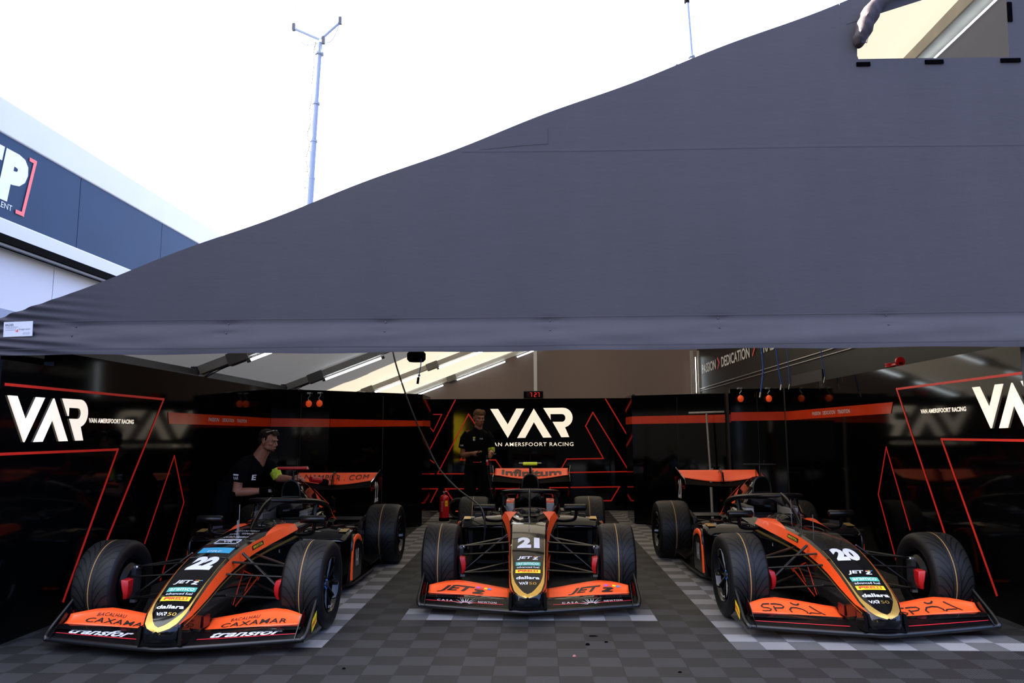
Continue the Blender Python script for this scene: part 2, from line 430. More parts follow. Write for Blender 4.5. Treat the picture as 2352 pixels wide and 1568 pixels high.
def interp(tab, y, i):
    if y <= tab[0][0]: return tab[0][i]
    for a, b in zip(tab, tab[1:]):
        if y <= b[0]:
            t = (y - a[0]) / (b[0] - a[0]); return a[i] + (b[i] - a[i]) * t
    return tab[-1][i]
def smoothline(pts, k=6):           # Catmull-Rom through points
    P_ = [Vector(p) for p in pts]; out = []
    for i in range(len(P_) - 1):
        p0 = P_[max(i - 1, 0)]; p1 = P_[i]; p2 = P_[i + 1]; p3 = P_[min(i + 2, len(P_) - 1)]
        for j in range(k):
            t = j / k
            out.append(0.5 * ((2 * p1) + (p2 - p0) * t + (2 * p0 - 5 * p1 + 4 * p2 - p3) * t * t + (3 * p1 - p0 - 3 * p2 + p3) * t ** 3))
    out.append(P_[-1]); return out

# emblem of the team: V, A without bar, R (unit box, width 2.78 by height 1)
def arc(cx, cy, rx, ry, a0, a1, n=10): return [(cx + rx * math.cos(a0 + (a1 - a0) * i / n), cy + ry * math.sin(a0 + (a1 - a0) * i / n)) for i in range(n + 1)]
def _lg(p): return [((x - 643) / 272.0, (807 - y) / 272.0) for x, y in p]
LOGO = [_lg([(643, 542), (715, 542), (803, 683), (882, 540), (955, 540), (803, 807)]),
        _lg([(1042, 540), (1203, 804), (1125, 805), (1042, 665), (962, 806), (888, 807)]),
        _lg([(1128, 536)] + arc(1308, 624, 87, -89, -PI / 2 * -1, -PI / 2, 12)[:0] + [(1308, 535)] + [(1308 + 87 * math.sin(a * PI / 12), 624 - 89 * math.cos(a * PI / 12)) for a in range(1, 12)] + [(1325, 712), (1362, 801), (1290, 802), (1212, 662), (1300, 662)] + [(1300 + 30 * math.sin(PI - a * PI / 6), 627 - 35 * math.cos(PI - a * PI / 6)) for a in range(1, 6)] + [(1300, 592), (1193, 592), (1195, 645)])]
def logo(mb, f, w, depth=None, u0=0.0, v0=0.0):
    s_ = w / 2.78
    for p in LOGO:
        q = [(u0 + a * s_ - w / 2, v0 + b * s_) for a, b in p]
        if depth: mb.prism(q, f, depth)
        else: mb.poly(q, f)

# ================================================================== THE SETTING
def struct(o): o['kind'] = 'structure'; return o
GY = 5.5                         # plane of the front gable
XL, XR = -3.8, 3.65
RX = 3.89                        # ridge
def roof_z(x): return 2.36 + 0.3735 * (min(x, 2 * RX - x) + 4.16)

mb = MB(); mb.add([(-9, 0.2, 0), (9, 0.2, 0), (9, 22, 0), (-9, 22, 0), (-9, .2, -.05), (9, .2, -.05), (9, 22, -.05), (-9, 22, -.05)], [(0, 1, 2, 3), (4, 7, 6, 5), (0, 4, 5, 1), (1, 5, 6, 2), (2, 6, 7, 3), (3, 7, 4, 0)])
struct(mb.build('floor', 'floor_tiles', smooth=0))
mb = MB(); mb.add([(-60, -60, -.06), (60, -60, -.06), (60, 90, -.06), (-60, 90, -.06)], [(0, 1, 2, 3)])
struct(mb.build('ground', 'asphalt', smooth=0))

# ---- front gable of the awning, with a window cut in it at the upper right
gable = empty('awning_front', (0, GY, 0), label='huge grey triangular fabric gable spanning the awning front above the cars', cat='awning')
WIN = [(2.515, 4.325), (3.672, 4.335), (3.70, 5.02), (2.44, 4.62)]
def gz_top(x): return 2.363 + 0.3735 * (min(x, 2 * RX - x) + 4.16) - 0.018 * math.sin((x + 4.16) / 1.41 * PI) ** 2
def gdisp(x, z):
    y = 0.0
    # hem rolls outward below the bottom seam, loose folds near the left corner
    t = max(0.0, min(1.0, (2.30 - z) / 0.24)); y -= 0.085 * math.sin(t * PI * 0.5)
    f = math.exp(-((z - 2.17) / 0.075) ** 2)
    y += 0.008 * f * math.sin(x * 7.1 + 14 * z) * (0.5 + 0.5 * math.sin(x * 1.7 + 1)) + 0.006 * f * math.sin(x * 3.1 - 30 * z)
    lf = math.exp(-((x + 4.25) / 0.55) ** 2)
    y += 0.016 * lf * math.sin((z - 2.1) * 95 + x * 9) * math.exp(-max(0, z - 2.45) * 9)
    for rx, rz in ((-3.545, 2.29), (-2.36, 2.30), (-1.15, 2.305), (0.10, 2.305), (1.36, 2.31), (2.60, 2.32)):
        for dz in (0, -.075):
            d2 = ((x - rx) / 0.10) ** 2 + ((z - rz - dz) / 0.02) ** 2
            y += 0.010 * math.exp(-d2)
    y += 0.012 * math.sin(x * 0.9 + z * 0.6) + 0.006 * math.sin(x * 2.3 - z * 1.7)
    return y
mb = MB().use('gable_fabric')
xs = [-4.28 + i * (6.72 / 150) for i in range(151)]
def gcol(x0, x1, zb, zt, nu, nv):
    def f(u, v):
        x = x0 + (x1 - x0) * u; a = zb(x); b = zt(x); vv = v ** 1.6; z = a + (b - a) * vv
        return (x, gdisp(x, z), z)
    mb.grid(nu, nv, f)
hem = lambda x: 2.066 - 0.004 * math.sin((x + 4.2) * 0.8) + 0.004 * math.sin(x * 5)
XT = 1.11                                   # where the sloping top passes the height of the window sill
SILL = 4.33
gcol(-4.20, XT, hem, gz_top, 200, 80)
gcol(XT, 5.3, hem, lambda x: SILL, 150, 80)
def gtop(xa, xb, nu, nv):                   # part above the sill, between two edges x(z)
    def f(u, v):
        z = SILL + v * 1.6
        for _ in range(12): x = xa(z) + (xb(z) - xa(z)) * u; z = SILL + (gz_top(x) - SILL) * v
        return (x, gdisp(x, z), z)
    mb.grid(nu, nv, f)
gtop(lambda z: XT, lambda z: 2.515 - (z - SILL) * .259, 50, 20)
gtop(lambda z: 3.672 + (z - SILL) * .04, lambda z: 5.3, 30, 30)
mb.grid(30, 6, lambda u, v: (lambda x: (x, gdisp(x, 4.62 + (x - 2.44) * .317 + (gz_top(x) - 4.62 - (x - 2.44) * .317) * v), 4.62 + (x - 2.44) * .317 + (gz_top(x) - 4.62 - (x - 2.44) * .317) * v))(2.40 + 1.35 * u))
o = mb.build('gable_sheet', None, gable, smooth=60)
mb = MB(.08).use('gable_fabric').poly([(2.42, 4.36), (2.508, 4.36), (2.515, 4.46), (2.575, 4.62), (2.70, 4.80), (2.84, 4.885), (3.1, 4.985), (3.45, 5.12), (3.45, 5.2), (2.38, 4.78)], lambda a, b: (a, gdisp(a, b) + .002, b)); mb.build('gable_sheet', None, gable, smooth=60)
# seams: welded horizontal band, patch outline, hem stitch line
mb = MB().use('gable_fabric')
def band(pts, wd, dz=0.0):
    q = []
    for x, z in pts: q.append([(x, gdisp(x, z) - 0.0012, z - wd / 2), (x, gdisp(x, z) - 0.0022, z), (x, gdisp(x, z) - 0.0012, z + wd / 2)])
    mb.loft(q, closed=False)
band([(-0.58 + i * 0.15, 3.652 - 0.001 * i) for i in range(40)], 0.02)
band([(-4.1 + i * 0.12, 2.108 + 0.003 * math.sin(i * .4)) for i in range(76)], 0.012)
band([(-4.1 + i * 0.12, 2.335) for i in range(76)], 0.010)
mb.tube([(a, gdisp(a, b) - .001, b) for a, b in ((0.1, 3.83), (0.1, 3.76), (0.1, 3.70), (-.1, 3.69), (-.27, 3.675), (-.44, 3.66))], 0.0015, 4)
mb.build('seam', None, gable)
for x0, x1, z in ((2.495, 2.60, 4.285), (3.02, 3.16, 4.295), (3.60, 3.75, 4.300)):
    MB().use('velcro').box(((x0 + x1) / 2, gdisp(x0, z) - 0.006, z), (x1 - x0, 0.008, 0.032)).build('closure_strip', None, gable)
MB().use('velcro').box((3.705, gdisp(3.7, 4.7) - 0.006, 4.70), (0.035, 0.008, 0.16), ry=0.04).build('closure_strip', None, gable)
for rx, rz in ((-3.545, 2.29), (-2.36, 2.30), (-1.15, 2.305), (0.10, 2.305), (1.36, 2.31), (2.60, 2.32)):
    for dz in (0, -.075): MB().use('dark_metal').lathe([(0.001, -.006), (0.006, -.005), (0.006, 0.0)], (rx, gdisp(rx, rz + dz) - .003, rz + dz), 'Y', 8).build('rivet', None, gable)
# rolled window flap, tied up along the upper left edge of the opening
flap = MB().use('flap_cloth')
path = smoothline([(2.50, -.05, 4.42), (2.53, -.06, 4.50), (2.60, -.075, 4.66), (2.72, -.08, 4.80), (2.82, -.07, 4.86), (2.98, -.07, 4.93), (3.2, -.07, 5.02), (3.5, -.06, 5.12)], 8)
rad = []
for i in range(len(path)):
    t = i / (len(path) - 1); r_ = 0.040 + 0.075 * math.sin(min(1, t / 0.5) * PI) ** 1.0 if t < .5 else 0.040 + 0.035 * math.sin((t - .5) * 2 * PI)
    rad.append(max(0.022, r_))
flap.tube(path, rad, 14, flat=(1.0, 0.55))
for i, p in enumerate(flap.v):
    flap.v[i] = (p[0] + 0.006 * math.sin(p[2] * 60), p[1] + 0.006 * math.sin(i * 2.1), p[2])
fo = flap.build('rolled_flap', None, gable, smooth=50)
mb = MB().use('silver_frame'); mb.tube(smoothline([(2.80, -.145, 4.92), (2.835, -.15, 4.85), (2.85, -.12, 4.79)], 4), 0.016, 6, flat=(1, .4)); mb.build('tie_strap', None, fo)
mb = MB().use('clear_glass'); mb.box((2.535, -.11, 4.47), (0.05, 0.01, 0.11), ry=.25); mb.build('flap_end', None, fo)
# maker's label sewn near the left end of the hem
lab = empty('sewn_label', (-3.955, GY - 0.075, 2.268), label='small white printed maker label sewn on the grey hem at its left end', cat='label')
mb = MB().use('label_white'); mb.box((0, 0, 0), (0.225, 0.004, 0.115), ry=-0.03); mb.build('label_sheet', None, lab)
mb = MB(); F2 = lambda dy: (lambda a, b: (a, -0.003 - dy, b + 0.03 * a))
mb.use('ink_grey').text('BALDER', 0.065, 0.018, F2(0), 0.02, u0=-0.068, v0=0.025)
mb.text('THERMISCHER KOMFORT', 0.1, 0.006, F2(0), u0=-0.05, v0=0.013); mb.text('Tel. 00 49 75 68 - 90', 0.085, 0.006, F2(0), u0=-0.058, v0=0.002); mb.text('www.aluminiumzelte', 0.082, 0.006, F2(0), u0=-0.058, v0=-0.009)
mb.text('Stegmaier', 0.092, 0.017, F2(0), u0=0.052, v0=-0.012); mb.text('Sattlerei Zelte', 0.05, 0.006, F2(0), u0=0.07, v0=-0.033); mb.text('Planen Markisen', 0.055, 0.006, F2(0), u0=0.068, v0=-0.043)
mb.use('sign_red').poly([(-0.02, -0.018), (0.004, -0.024), (0.0, 0.0)], F2(0.0005))
mb.build('printing', None, lab, smooth=0)
# fabric side curtain at the right front corner, hanging to the floor
mb = MB().use('gable_fabric')
mb.grid(8, 30, lambda u, v: (3.56 + u * 1.2, GY + 0.02 + 0.012 * math.sin(u * 22) + 0.01 * math.sin(v * 5), 2.1 * v))
o = mb.build('side_curtain', None); o.modifiers.new('thick', 'SOLIDIFY').thickness = 0.006
tag(o, 'narrow grey fabric curtain hanging at the right end of the gable', 'curtain')

# ---- roof skin and frame
mb = MB().use('roof_fabric')
FR = [5.56, 8.9, 12.1, 15.85, 19.45]
for a, b in zip(FR, FR[1:]):
    mb.use('roof_fabric')
    def f(u, v, a=a, b=b):
        x = -4.3 + v * (RX + 4.3); y = a + (b - a) * u
        return (x, y, roof_z(x) - 0.03 - 0.035 * math.sin(u * PI) * math.sin(min(1, v * 3) * PI / 2))
    mb.grid(10, 24, f)
    mb.use('roof_fabric_shaded'); mb.grid(4, 6, lambda u, v, a=a, b=b: (RX + 3.0 * v, a + (b - a) * u, roof_z(RX + 3.0 * v) - .03))
o = mb.build('ceiling', None); struct(o)
# fabric on the far gable and the far left side
mb = MB().use('back_fabric')
mb.grid(60, 14, lambda u, v: (-4.3 + 11.19 * u, 19.5 + 0.02 * math.sin(u * 25), (roof_z(-4.3 + 11.19 * u) - .02) * v))
o = mb.build('wall_back', None); struct(o)
mb = MB().use('void_black').box((-4.34, 12.5, 1.07), (0.03, 14.0, 2.14)); struct(mb.build('wall_side_curtain', None, smooth=0))
# ridge side of the tent beyond the lorry
mb = MB().use('roof_fabric'); mb.add([(6.89, 5.5, 0), (6.89, 19.5, 0), (6.89, 19.5, roof_z(6.89)), (6.89, 5.5, roof_z(6.89))], [(0, 1, 2, 3)]); struct(mb.build('wall_ridge', None, smooth=0))
# eave beam
eave = MB().use('frame_dark').box((-4.2, 12.5, 2.215), (0.09, 14.2, 0.10)); eave.box((-4.2, 12.5, 2.13), (0.05, 14.2, 0.05))
struct(eave.build('beam_left', None, smooth=0, bevel=0.006))
# rafters with joint sleeves, cable braces and strip lights below them
for k, y in enumerate(FR[1:]):
    rf = empty('rafter', (-4.2, y, 2.25)); struct(rf)
    ang = math.atan(0.3735); c_, s_ = math.cos(ang), math.sin(ang)
    def rp(t, dy, dz): return (t * c_ - dz * s_, dy, t * s_ + dz * c_)
    def bar(mb, t0, t1, w_, h0, h1):
        p = [rp(t, dy, dz) for dz in (h0, h1) for t, dy in ((t0, -w_), (t1, -w_), (t1, w_), (t0, w_))]
        mb.hexa(p)
    mb = MB().use('frame_grey'); bar(mb, 0.05, 8.55, 0.045, -0.07, 0.04); mb.build('rafter_bar', None, rf, bevel=0.004)
    mb = MB().use('frame_dark')
    for t0 in (0.42, 1.92, 4.6): bar(mb, t0, t0 + 0.26, 0.056, -0.10, 0.05)
    mb.build('joint_sleeve', None, rf, bevel=0.004)
    mb = MB().use('dark_metal')
    mb.box((0, 0, -0.06), (0.10, 0.08, 0.22)); mb.tube([(0.02, -.03, -.16), (0.2, -.03, -.02), (0.62, -.03, 0.15)], 0.007, 6); mb.tube([(0.02, .02, -.13), (0.3, .02, .02), (0.75, .02, 0.20)], 0.007, 6)
    mb.build('brace_cable', None, rf)
LEDS = [('short bright strip light under the second rafter, left end', 8.9, [(0.72, 1.55)]),
        ('long bright strip light below the middle rafter, lower length', 12.1, [(0.72, 1.75), (2.2, 3.6)]),
        ('bright strip light below the fourth rafter', 15.85, [(0.72, 1.75), (2.2, 4.4)]),
        ('bright strip light below the rearmost rafter', 19.4, [(0.72, 1.85), (2.2, 3.6), (3.9, 4.6)])]
WH = ['leftmost', 'second', 'third']
FRN = {8.9: 'nearest visible rafter', 12.1: 'middle rafter', 15.85: 'fourth rafter', 19.4: 'rearmost rafter by the brown end wall'}
for _, y, spans in LEDS:
    for i, (t0, t1) in enumerate(spans):
        ang = math.atan(0.3735)
        e_ = empty('strip_light', (-4.2 + t0 * math.cos(ang), y, 2.25 + t0 * math.sin(ang) - 0.13))
        tag(e_, 'bright white strip light, %s on the %s' % (WH[i], FRN[y]), 'strip light', 'strip lights along the rafters')
        mb = MB().use('led'); d = t1 - t0
        mb.tube([(0, -0.03, 0), (d * math.cos(ang), -0.03, d * math.sin(ang))], 0.017, 8); mb.build('tube', None, e_)
        mb = MB().use('frame_dark'); q = lambda t: (t * math.cos(ang), -0.03, t * math.sin(ang))
        mb.tube([q(-0.03), q(0.02)], 0.024, 8); mb.build('end_cap', None, e_); MB().use('frame_dark').tube([q(d - 0.02), q(d + 0.03)], 0.024, 8).build('end_cap', None, e_)
# ridge beam with its strip light, seen through the gable window
mb = MB().use('frame_grey').box((RX, 12.5, roof_z(RX) - .16), (0.22, 13.8, 0.14)); struct(mb.build('beam_ridge', None, smooth=0, bevel=0.01))
sl = empty('strip_light', (RX + .02, 5.8, roof_z(RX) - .255), label='bright diagonal strip light seen through the gable window at upper right', cat='strip light', group='strip lights along the rafters')
mb = MB().use('led'); mb.tube([(0, 0, -.03), (0, 4.0, -.03)], 0.008, 8); mb.build('tube', None, sl)
# uprights
mb = MB().use('white_paint').box((-0.045, 19.36, 1.95), (0.09, 0.06, 3.9)); struct(mb.build('column_back', None, smooth=0, bevel=0.004))
mb = MB().use('silver_frame').box((4.02, 19.2, 1.8), (0.075, 0.08, 3.6)); mb.box((4.20, 19.2, 1.8), (0.06, 0.08, 3.6))
struct(mb.build('column_corner', None, smooth=0, bevel=0.004))
sl = empty('strip_light', (4.11, 19.17, 2.50), label='thin upright strip light in the silver corner post by the black lorry', cat='strip light', group='strip lights along the rafters')
mb = MB().use('led'); mb.tube([(0, 0, 0), (0, 0, 0.93)], 0.008, 8); mb.build('tube', None, sl)
mb = MB().use('mast_white').box((-4.29, 5.62, 1.1), (0.08, 0.08, 2.2)); struct(mb.build('column_left', None, smooth=0, bevel=0.004))

# ---- side screens, splayed cabinets and back screen, glossy black with red lines
def wline(mb, pts, F, wd, dp=0.003):       # mitred polyline as thin raised strips; F maps (a, z, d)
    for i_, ((a0, z0), (a1, z1)) in enumerate(zip(pts, pts[1:])):
        d = Vector((a1 - a0, z1 - z0)); d.normalize(); n = Vector((-d.y, d.x)) * wd / 2; e0 = d * wd / 2
        q = [(a0 - e0.x + n.x, z0 - e0.y + n.y), (a0 - e0.x - n.x, z0 - e0.y - n.y), (a1 + e0.x - n.x, z1 + e0.y - n.y), (a1 + e0.x + n.x, z1 + e0.y + n.y)]
        mb.prism(q, F, dp * (1 + .12 * i_))
wl = MB().use('panel_black').box((XL - 0.04, 8.02, 1.06), (0.08, 4.76, 2.12)).box((XL - 0.04, 5.36, 1.0), (0.08, 0.56, 2.0)); wl = struct(wl.build('wall_left', None, smooth=0))
FL = lambda a, z, d=0.0: (XL + 0.001 + d, a, z)
mb = MB().use('stripe_red')
wline(mb, [(5.13, 1.825), (7.37, 1.825), (6.30, 0.22)], FL, 0.021)
wline(mb, [(5.09, 1.331), (6.60, 1.335), (5.963, 0.15)], FL, 0.020)
wline(mb, [(7.16, 0.43), (7.654, 1.247), (7.918, 0.75), (7.50, 0.02)], FL, 0.015)
mb.build('red_line', None, wl, smooth=0)
mb = MB().use('stripe_orange'); mb.prism([(7.47, 1.697), (7.50, 1.579), (10.4, 1.582), (10.4, 1.702)], FL, 0.004); mb.build('orange_band', None, wl, smooth=0)
mb = MB().use('white_vinyl')
for i, t_ in enumerate(('PASSION', 'DEDICATION', 'TRADITION')):
    mb.text(t_, (0.30, 0.37, 0.34)[i] * 0.92, 0.042, lambda a, b: (XL + 0.007, a, b), 0.01, u0=(8.55, 8.955, 9.375)[i], v0=1.622)
mb.build('lettering', None, wl, smooth=0)
mb = MB().use('sign_light'); logo(mb, lambda a, b, d: (XL + 0.002 + d, a, b), 0.955, 0.012, u0=5.63, v0=1.413); mb.build('illuminated_emblem', None, wl, smooth=0)
mb = MB().use('sign_light'); mb.text('VAN AMERSFOORT RACING', 0.70, 0.040, lambda a, b: (XL + 0.004, a, b), 0.035, u0=6.485, v0=1.568); mb.build('illuminated_lettering', None, wl, smooth=0)

wr = MB().use('panel_black').box((XR + 0.04, 8.31, 1.06), (0.08, 5.38, 2.12)); wr = struct(wr.build('wall_right', None, smooth=0))
FR_ = lambda a, z, d=0.0: (XR - 0.001 - d, a, z)
mb = MB().use('stripe_red')
wline(mb, [(5.64, 1.893), (7.605, 1.893), (6.62, 0.0)], FR_, 0.021)
wline(mb, [(5.64, 1.390), (6.84, 1.392), (6.208, 0.166)], FR_, 0.020)
wline(mb, [(7.537, 0.51), (7.917, 1.302), (8.17, 0.798), (7.80, 0.02)], FR_, 0.015)
mb.build('red_line', None, wr, smooth=0)
mb = MB().use('stripe_orange'); mb.prism([(7.70, 1.765), (7.76, 1.650), (11.0, 1.643), (11.0, 1.771)], FR_, 0.004); mb.build('orange_band', None, wr, smooth=0)
mb = MB().use('white_vinyl')
for i, t_ in enumerate(('PASSION', 'DEDICATION', 'TRADITION')):
    mb.text(t_, (0.31, 0.42, 0.38)[i] * 0.93, 0.045, lambda a, b: (XR - 0.007, 18.66 - a, b), 0.01, u0=18.66 - (9.79, 9.38, 8.93)[i], v0=1.686)
mb.build('lettering', None, wr, smooth=0)
mb = MB().use('sign_light'); logo(mb, lambda a, b, d: (XR - 0.002 - d, -a, b), 0.975, 0.012, u0=-5.80, v0=1.484); mb.build('illuminated_emblem', None, wr, smooth=0)
mb = MB().use('sign_light'); mb.text('VAN AMERSFOORT RACING', 0.75, 0.040, lambda a, b: (XR - 0.004, -a, b), 0.035, u0=-6.79, v0=1.632); mb.build('illuminated_lettering', None, wr, smooth=0)

def slab(mb, a, b, th, z0, z1):            # upright slab between two floor points, thickness away from the camera
    d = Vector((b[0] - a[0], b[1] - a[1])); d.normalize(); n = Vector((-d.y, d.x)) * th
    if n.y < 0: n = -n
    p = [(a[0], a[1]), (b[0], b[1]), (b[0] + n.x, b[1] + n.y), (a[0] + n.x, a[1] + n.y)]
    mb.hexa([(x, y, z0) for x, y in p] + [(x, y, z1) for x, y in p])
def mkband(parent, a, b, z, th=0.004):
    mb = MB().use('stripe_orange'); d = Vector((b[0] - a[0], b[1] - a[1])); L_ = d.length; d.normalize(); n = Vector((d.y, -d.x))
    if n.y > 0: n = -n
    mb.prism([(0, z[0]), (L_, z[1]), (L_, z[2]), (0, z[3])], lambda u, v, dd: (a[0] + d.x * u + n.x * (0.001 + dd), a[1] + d.y * u + n.y * (0.001 + dd), v), th)
    return mb.build('orange_band', None, parent, smooth=0)
def cabinet(name, a, b, top, z, label, group='black storage cabinets closing the rear corners', depth=0.22, seams=()):
    mb = MB().use('panel_black'); slab(mb, a, b, depth, 0.02, top)
    o = mb.build(name, None, smooth=0, bevel=0.004); tag(o, label, 'cabinet', group)
    if z: mkband(o, a, b, z)
    mb = MB().use('dark_metal'); d = Vector((b[0] - a[0], b[1] - a[1])); L_ = d.length; d.normalize()
    for t in seams: mb.box((a[0] + d.x * L_ * t, a[1] + d.y * L_ * t - 0.002, top / 2), (0.006, 0.006, top - 0.1))
    if seams: mb.build('door_seam', None, o, smooth=0)
    return o
cabinet('storage_cabinet', (XL, 10.42), (-3.10, 10.93), 2.12, (1.582, 1.578, 1.698, 1.702), 'black cabinet behind the bending mechanic, with an orange stripe and two hanging orange balls', seams=(0.5,))
cabinet('storage_cabinet', (-3.10, 10.95), (-1.88, 12.05), 2.12, (1.578, 1.597, 1.685, 1.698), 'tall black cabinet left of the back screen with a pale streak reflected', seams=(0.55,))
mb = MB().use('panel_black').box((-1.92, 12.55, 1.06), (0.05, 0.95, 2.12)); o = mb.build('cabinet_door', None, smooth=0)
tag(o, 'open black cabinet door left of the back screen, with red corner lines', 'cabinet door', 'open cabinet doors beside the back screen')
mb = MB().use('stripe_orange').prism([(12.08, 1.597), (13.02, 1.60), (13.02, 1.70), (12.08, 1.695)], lambda a, z, d: (-1.894 + d, a, z), 0.003); mb.build('orange_band', None, o, smooth=0)
mb = MB().use('gloss_black').box((-1.90, 12.55, 0.12), (0.03, 0.9, 0.22)); mb.build('kick_plate', None, o, smooth=0)
cabinet('storage_cabinet', (2.89, 11.16), (XR, 11.06), 2.12, (1.640, 1.645, 1.772, 1.768), 'black cabinet at the rear right with two orange balls hanging on it', seams=(0.5,))
cabinet('storage_cabinet', (1.56, 12.30), (2.95, 11.75), 2.09, (1.618, 1.625, 1.752, 1.743), 'lower black cabinet right of the back screen behind the T-shaped stand', seams=(0.5,))
mb = MB().use('panel_black').box((1.60, 12.80, 1.055), (0.05, 0.95, 2.10)); o = mb.build('cabinet_door', None, smooth=0)
tag(o, 'open black cabinet door right of the back screen, with red corner lines', 'cabinet door', 'open cabinet doors beside the back screen')
mb = MB().use('stripe_orange').prism([(12.33, 1.618), (13.27, 1.62), (13.27, 1.745), (12.33, 1.743)], lambda a, z, d: (1.574 - d, a, z), 0.003); mb.build('orange_band', None, o, smooth=0)
mb = MB().use('gloss_black').box((1.58, 12.80, 0.12), (0.03, 0.9, 0.22)); mb.build('kick_plate', None, o, smooth=0)

bs = MB().use('panel_black').box((-0.13, 14.35, 1.08), (4.6, 0.08, 2.13))
bs = struct(bs.build('wall_rear_screen', None, smooth=0))
FB = lambda a, z, d=0.0: (a, 14.309 - d, z)
mb = MB().use('stripe_red')
wline(mb, [(-1.60, 2.125), (-2.08, 1.19)], FB, 0.022)
wline(mb, [(-1.10, 1.50), (-1.338, 1.854), (-1.934, 0.713), (-0.62, 0.713)], FB, 0.022)
wline(mb, [(-1.32, 1.20), (-1.496, 0.975), (-0.811, 0.972), (-0.69, 0.80)], FB, 0.022)
wline(mb, [(-2.30, 0.713), (-2.0, 0.713)], FB, 0.020)
wline(mb, [(1.319, 2.125), (1.73, 1.41)], FB, 0.022)
wline(mb, [(0.445, 0.80), (0.553, 0.985), (1.253, 0.993), (0.925, 1.611), (1.068, 1.873), (1.74, 0.745), (0.50, 0.73)], FB, 0.022)
wline(mb, [(1.76, 0.745), (2.1, 0.75)], FB, 0.020)
wline(mb, [(-0.42, 0.20), (-0.36, 0.43), (-1.782, 0.430), (-1.60, 0.164), (-1.2, 0.164)], FB, 0.022)
wline(mb, [(0.30, 0.22), (0.22, 0.445), (1.548, 0.460), (1.384, 0.201), (0.9, 0.195)], FB, 0.022)
wline(mb, [(-2.32, 0.43), (-1.93, 0.43), (-2.06, 0.18)], FB, 0.020)
wline(mb, [(2.1, 0.47), (1.75, 0.47)], FB, 0.020); wline(mb, [(1.74, 0.31), (1.85, 0.20), (2.1, 0.20)], FB, 0.020)
wline(mb, [(1.90, 2.12), (1.74, 1.87)], FB, 0.018); wline(mb, [(1.92, 1.42), (1.74, 1.16)], FB, 0.018)
wline(mb, [(-2.02, 1.85), (-1.86, 1.85), (-2.02, 1.52), (-2.30, 1.86)], FB, 0.018); wline(mb, [(-2.30, 1.15), (-2.0, 0.92)], FB, 0.018)
mb.build('red_line', None, bs, smooth=0)
mb = MB().use('sign_light'); logo(mb, lambda a, b, d: (a, 14.306 - d, b), 1.60, 0.012, u0=-0.115, v0=1.389); mb.build('illuminated_emblem', None, bs, smooth=0)
mb = MB().use('sign_light'); mb.text('VAN AMERSFOORT RACING', 1.62, 0.072, lambda a, b: (a, 14.300, b), 0.006, u0=-0.125, v0=1.232, spacing=1.15); mb.build('illuminated_lettering', None, bs, smooth=0)
# digital clock on top of the back screen
ck = empty('digital_clock', (-0.077, 14.335, 2.1455), label='black digital clock with red digits standing on the back screen', cat='clock')
mb = MB().use('dark_metal').box((0, 0, 0.074), (0.39, 0.05, 0.148)); mb.use('void_black').box((0, -0.004, 0.074), (0.365, 0.05, 0.124)); mb.build('housing', None, ck, bevel=0.003)
SEG = {'a': (0, 1, 1, 1), 'b': (1, 1, 1, .5), 'c': (1, .5, 1, 0), 'd': (0, 0, 1, 0), 'e': (0, .5, 0, 0), 'f': (0, 1, 0, .5), 'g': (0, .5, 1, .5)}
NUM = {'7': 'abc', '2': 'abged', '8': 'abcdefg', ' ': ''}
lit = MB().use('red_digit'); dim = MB().use('dim_digit')
for ch, x0 in ((' ', -0.125), ('7', -0.068), ('2', 0.018), ('7', 0.078)):
    for sg, (a0, b0, a1, b1) in SEG.items():
        t_ = lit if sg in NUM[ch] else dim; W_, H_ = 0.036, 0.078; Z0 = 0.035
        if sg == 'd' and ch == '7' and x0 > 0.05: pass
        pa = (x0 + a0 * W_, -0.030, Z0 + b0 * H_); pb = (x0 + a1 * W_, -0.030, Z0 + b1 * H_)
        t_.tube([pa, pb], 0.0045, 6)
lit.build('lit_segments', None, ck); dim.build('unlit_segments', None, ck)

# ---- black race lorry along the right side
lor = empty('race_lorry', (4.2, 12.8, 0), label='tall black lorry side with a white slogan, right of the awning roof', cat='lorry')
mb = MB().use('truck_black').box((0.62, 0, 1.9), (1.22, 13.2, 3.6)); mb.build('box_body', None, lor, smooth=0)
mb = MB().use('metal'); mb.tube([(-0.004, -6.5, 2.66), (-0.004, 6.4, 2.60)], 0.010, 6); mb.tube([(-0.004, -6.5, 2.585), (-0.004, 6.4, 2.54)], 0.008, 6); mb.build('trim_rail', None, lor)
mb = MB().use('white_vinyl'); FT = lambda a, b: (-0.003, 12.8 - a - 12.8, b)
mb.text('PASSION', 1.45, 0.235, lambda a, b: (-0.003, 6.05 - a, b - 0.006 * a), 0.02, u0=0.74, v0=2.965); mb.build('slogan', None, lor, smooth=0); mb = MB().use('white_vinyl')
mb.text('DEDICATION', 2.25, 0.235, lambda a, b: (-0.003, 6.05 - a, b - 0.006 * a), 0.02, u0=3.12, v0=2.965); mb.build('slogan', None, lor, smooth=0); mb = MB().use('white_vinyl')
mb.text('TRADITION', 1.9, 0.235, lambda a, b: (-0.003, 6.05 - a, b - 0.006 * a), 0.02, u0=5.85, v0=2.965)
mb.build('slogan', None, lor, smooth=0)
mb = MB().use('sign_red')
for u0 in (1.66, 4.45): wline(mb, [(u0, 2.97), (u0 + 0.14, 3.08), (u0, 3.19)], lambda a, z, d: (-0.001 - d, 6.05 - a, z), 0.05)
mb.build('slogan_chevron', None, lor, smooth=0)
mb = MB().use('dark_metal').box((-0.005, -1.2, 2.3), (0.02, 1.3, 0.18)); mb.build('locker_hatch', None, lor, smooth=0)

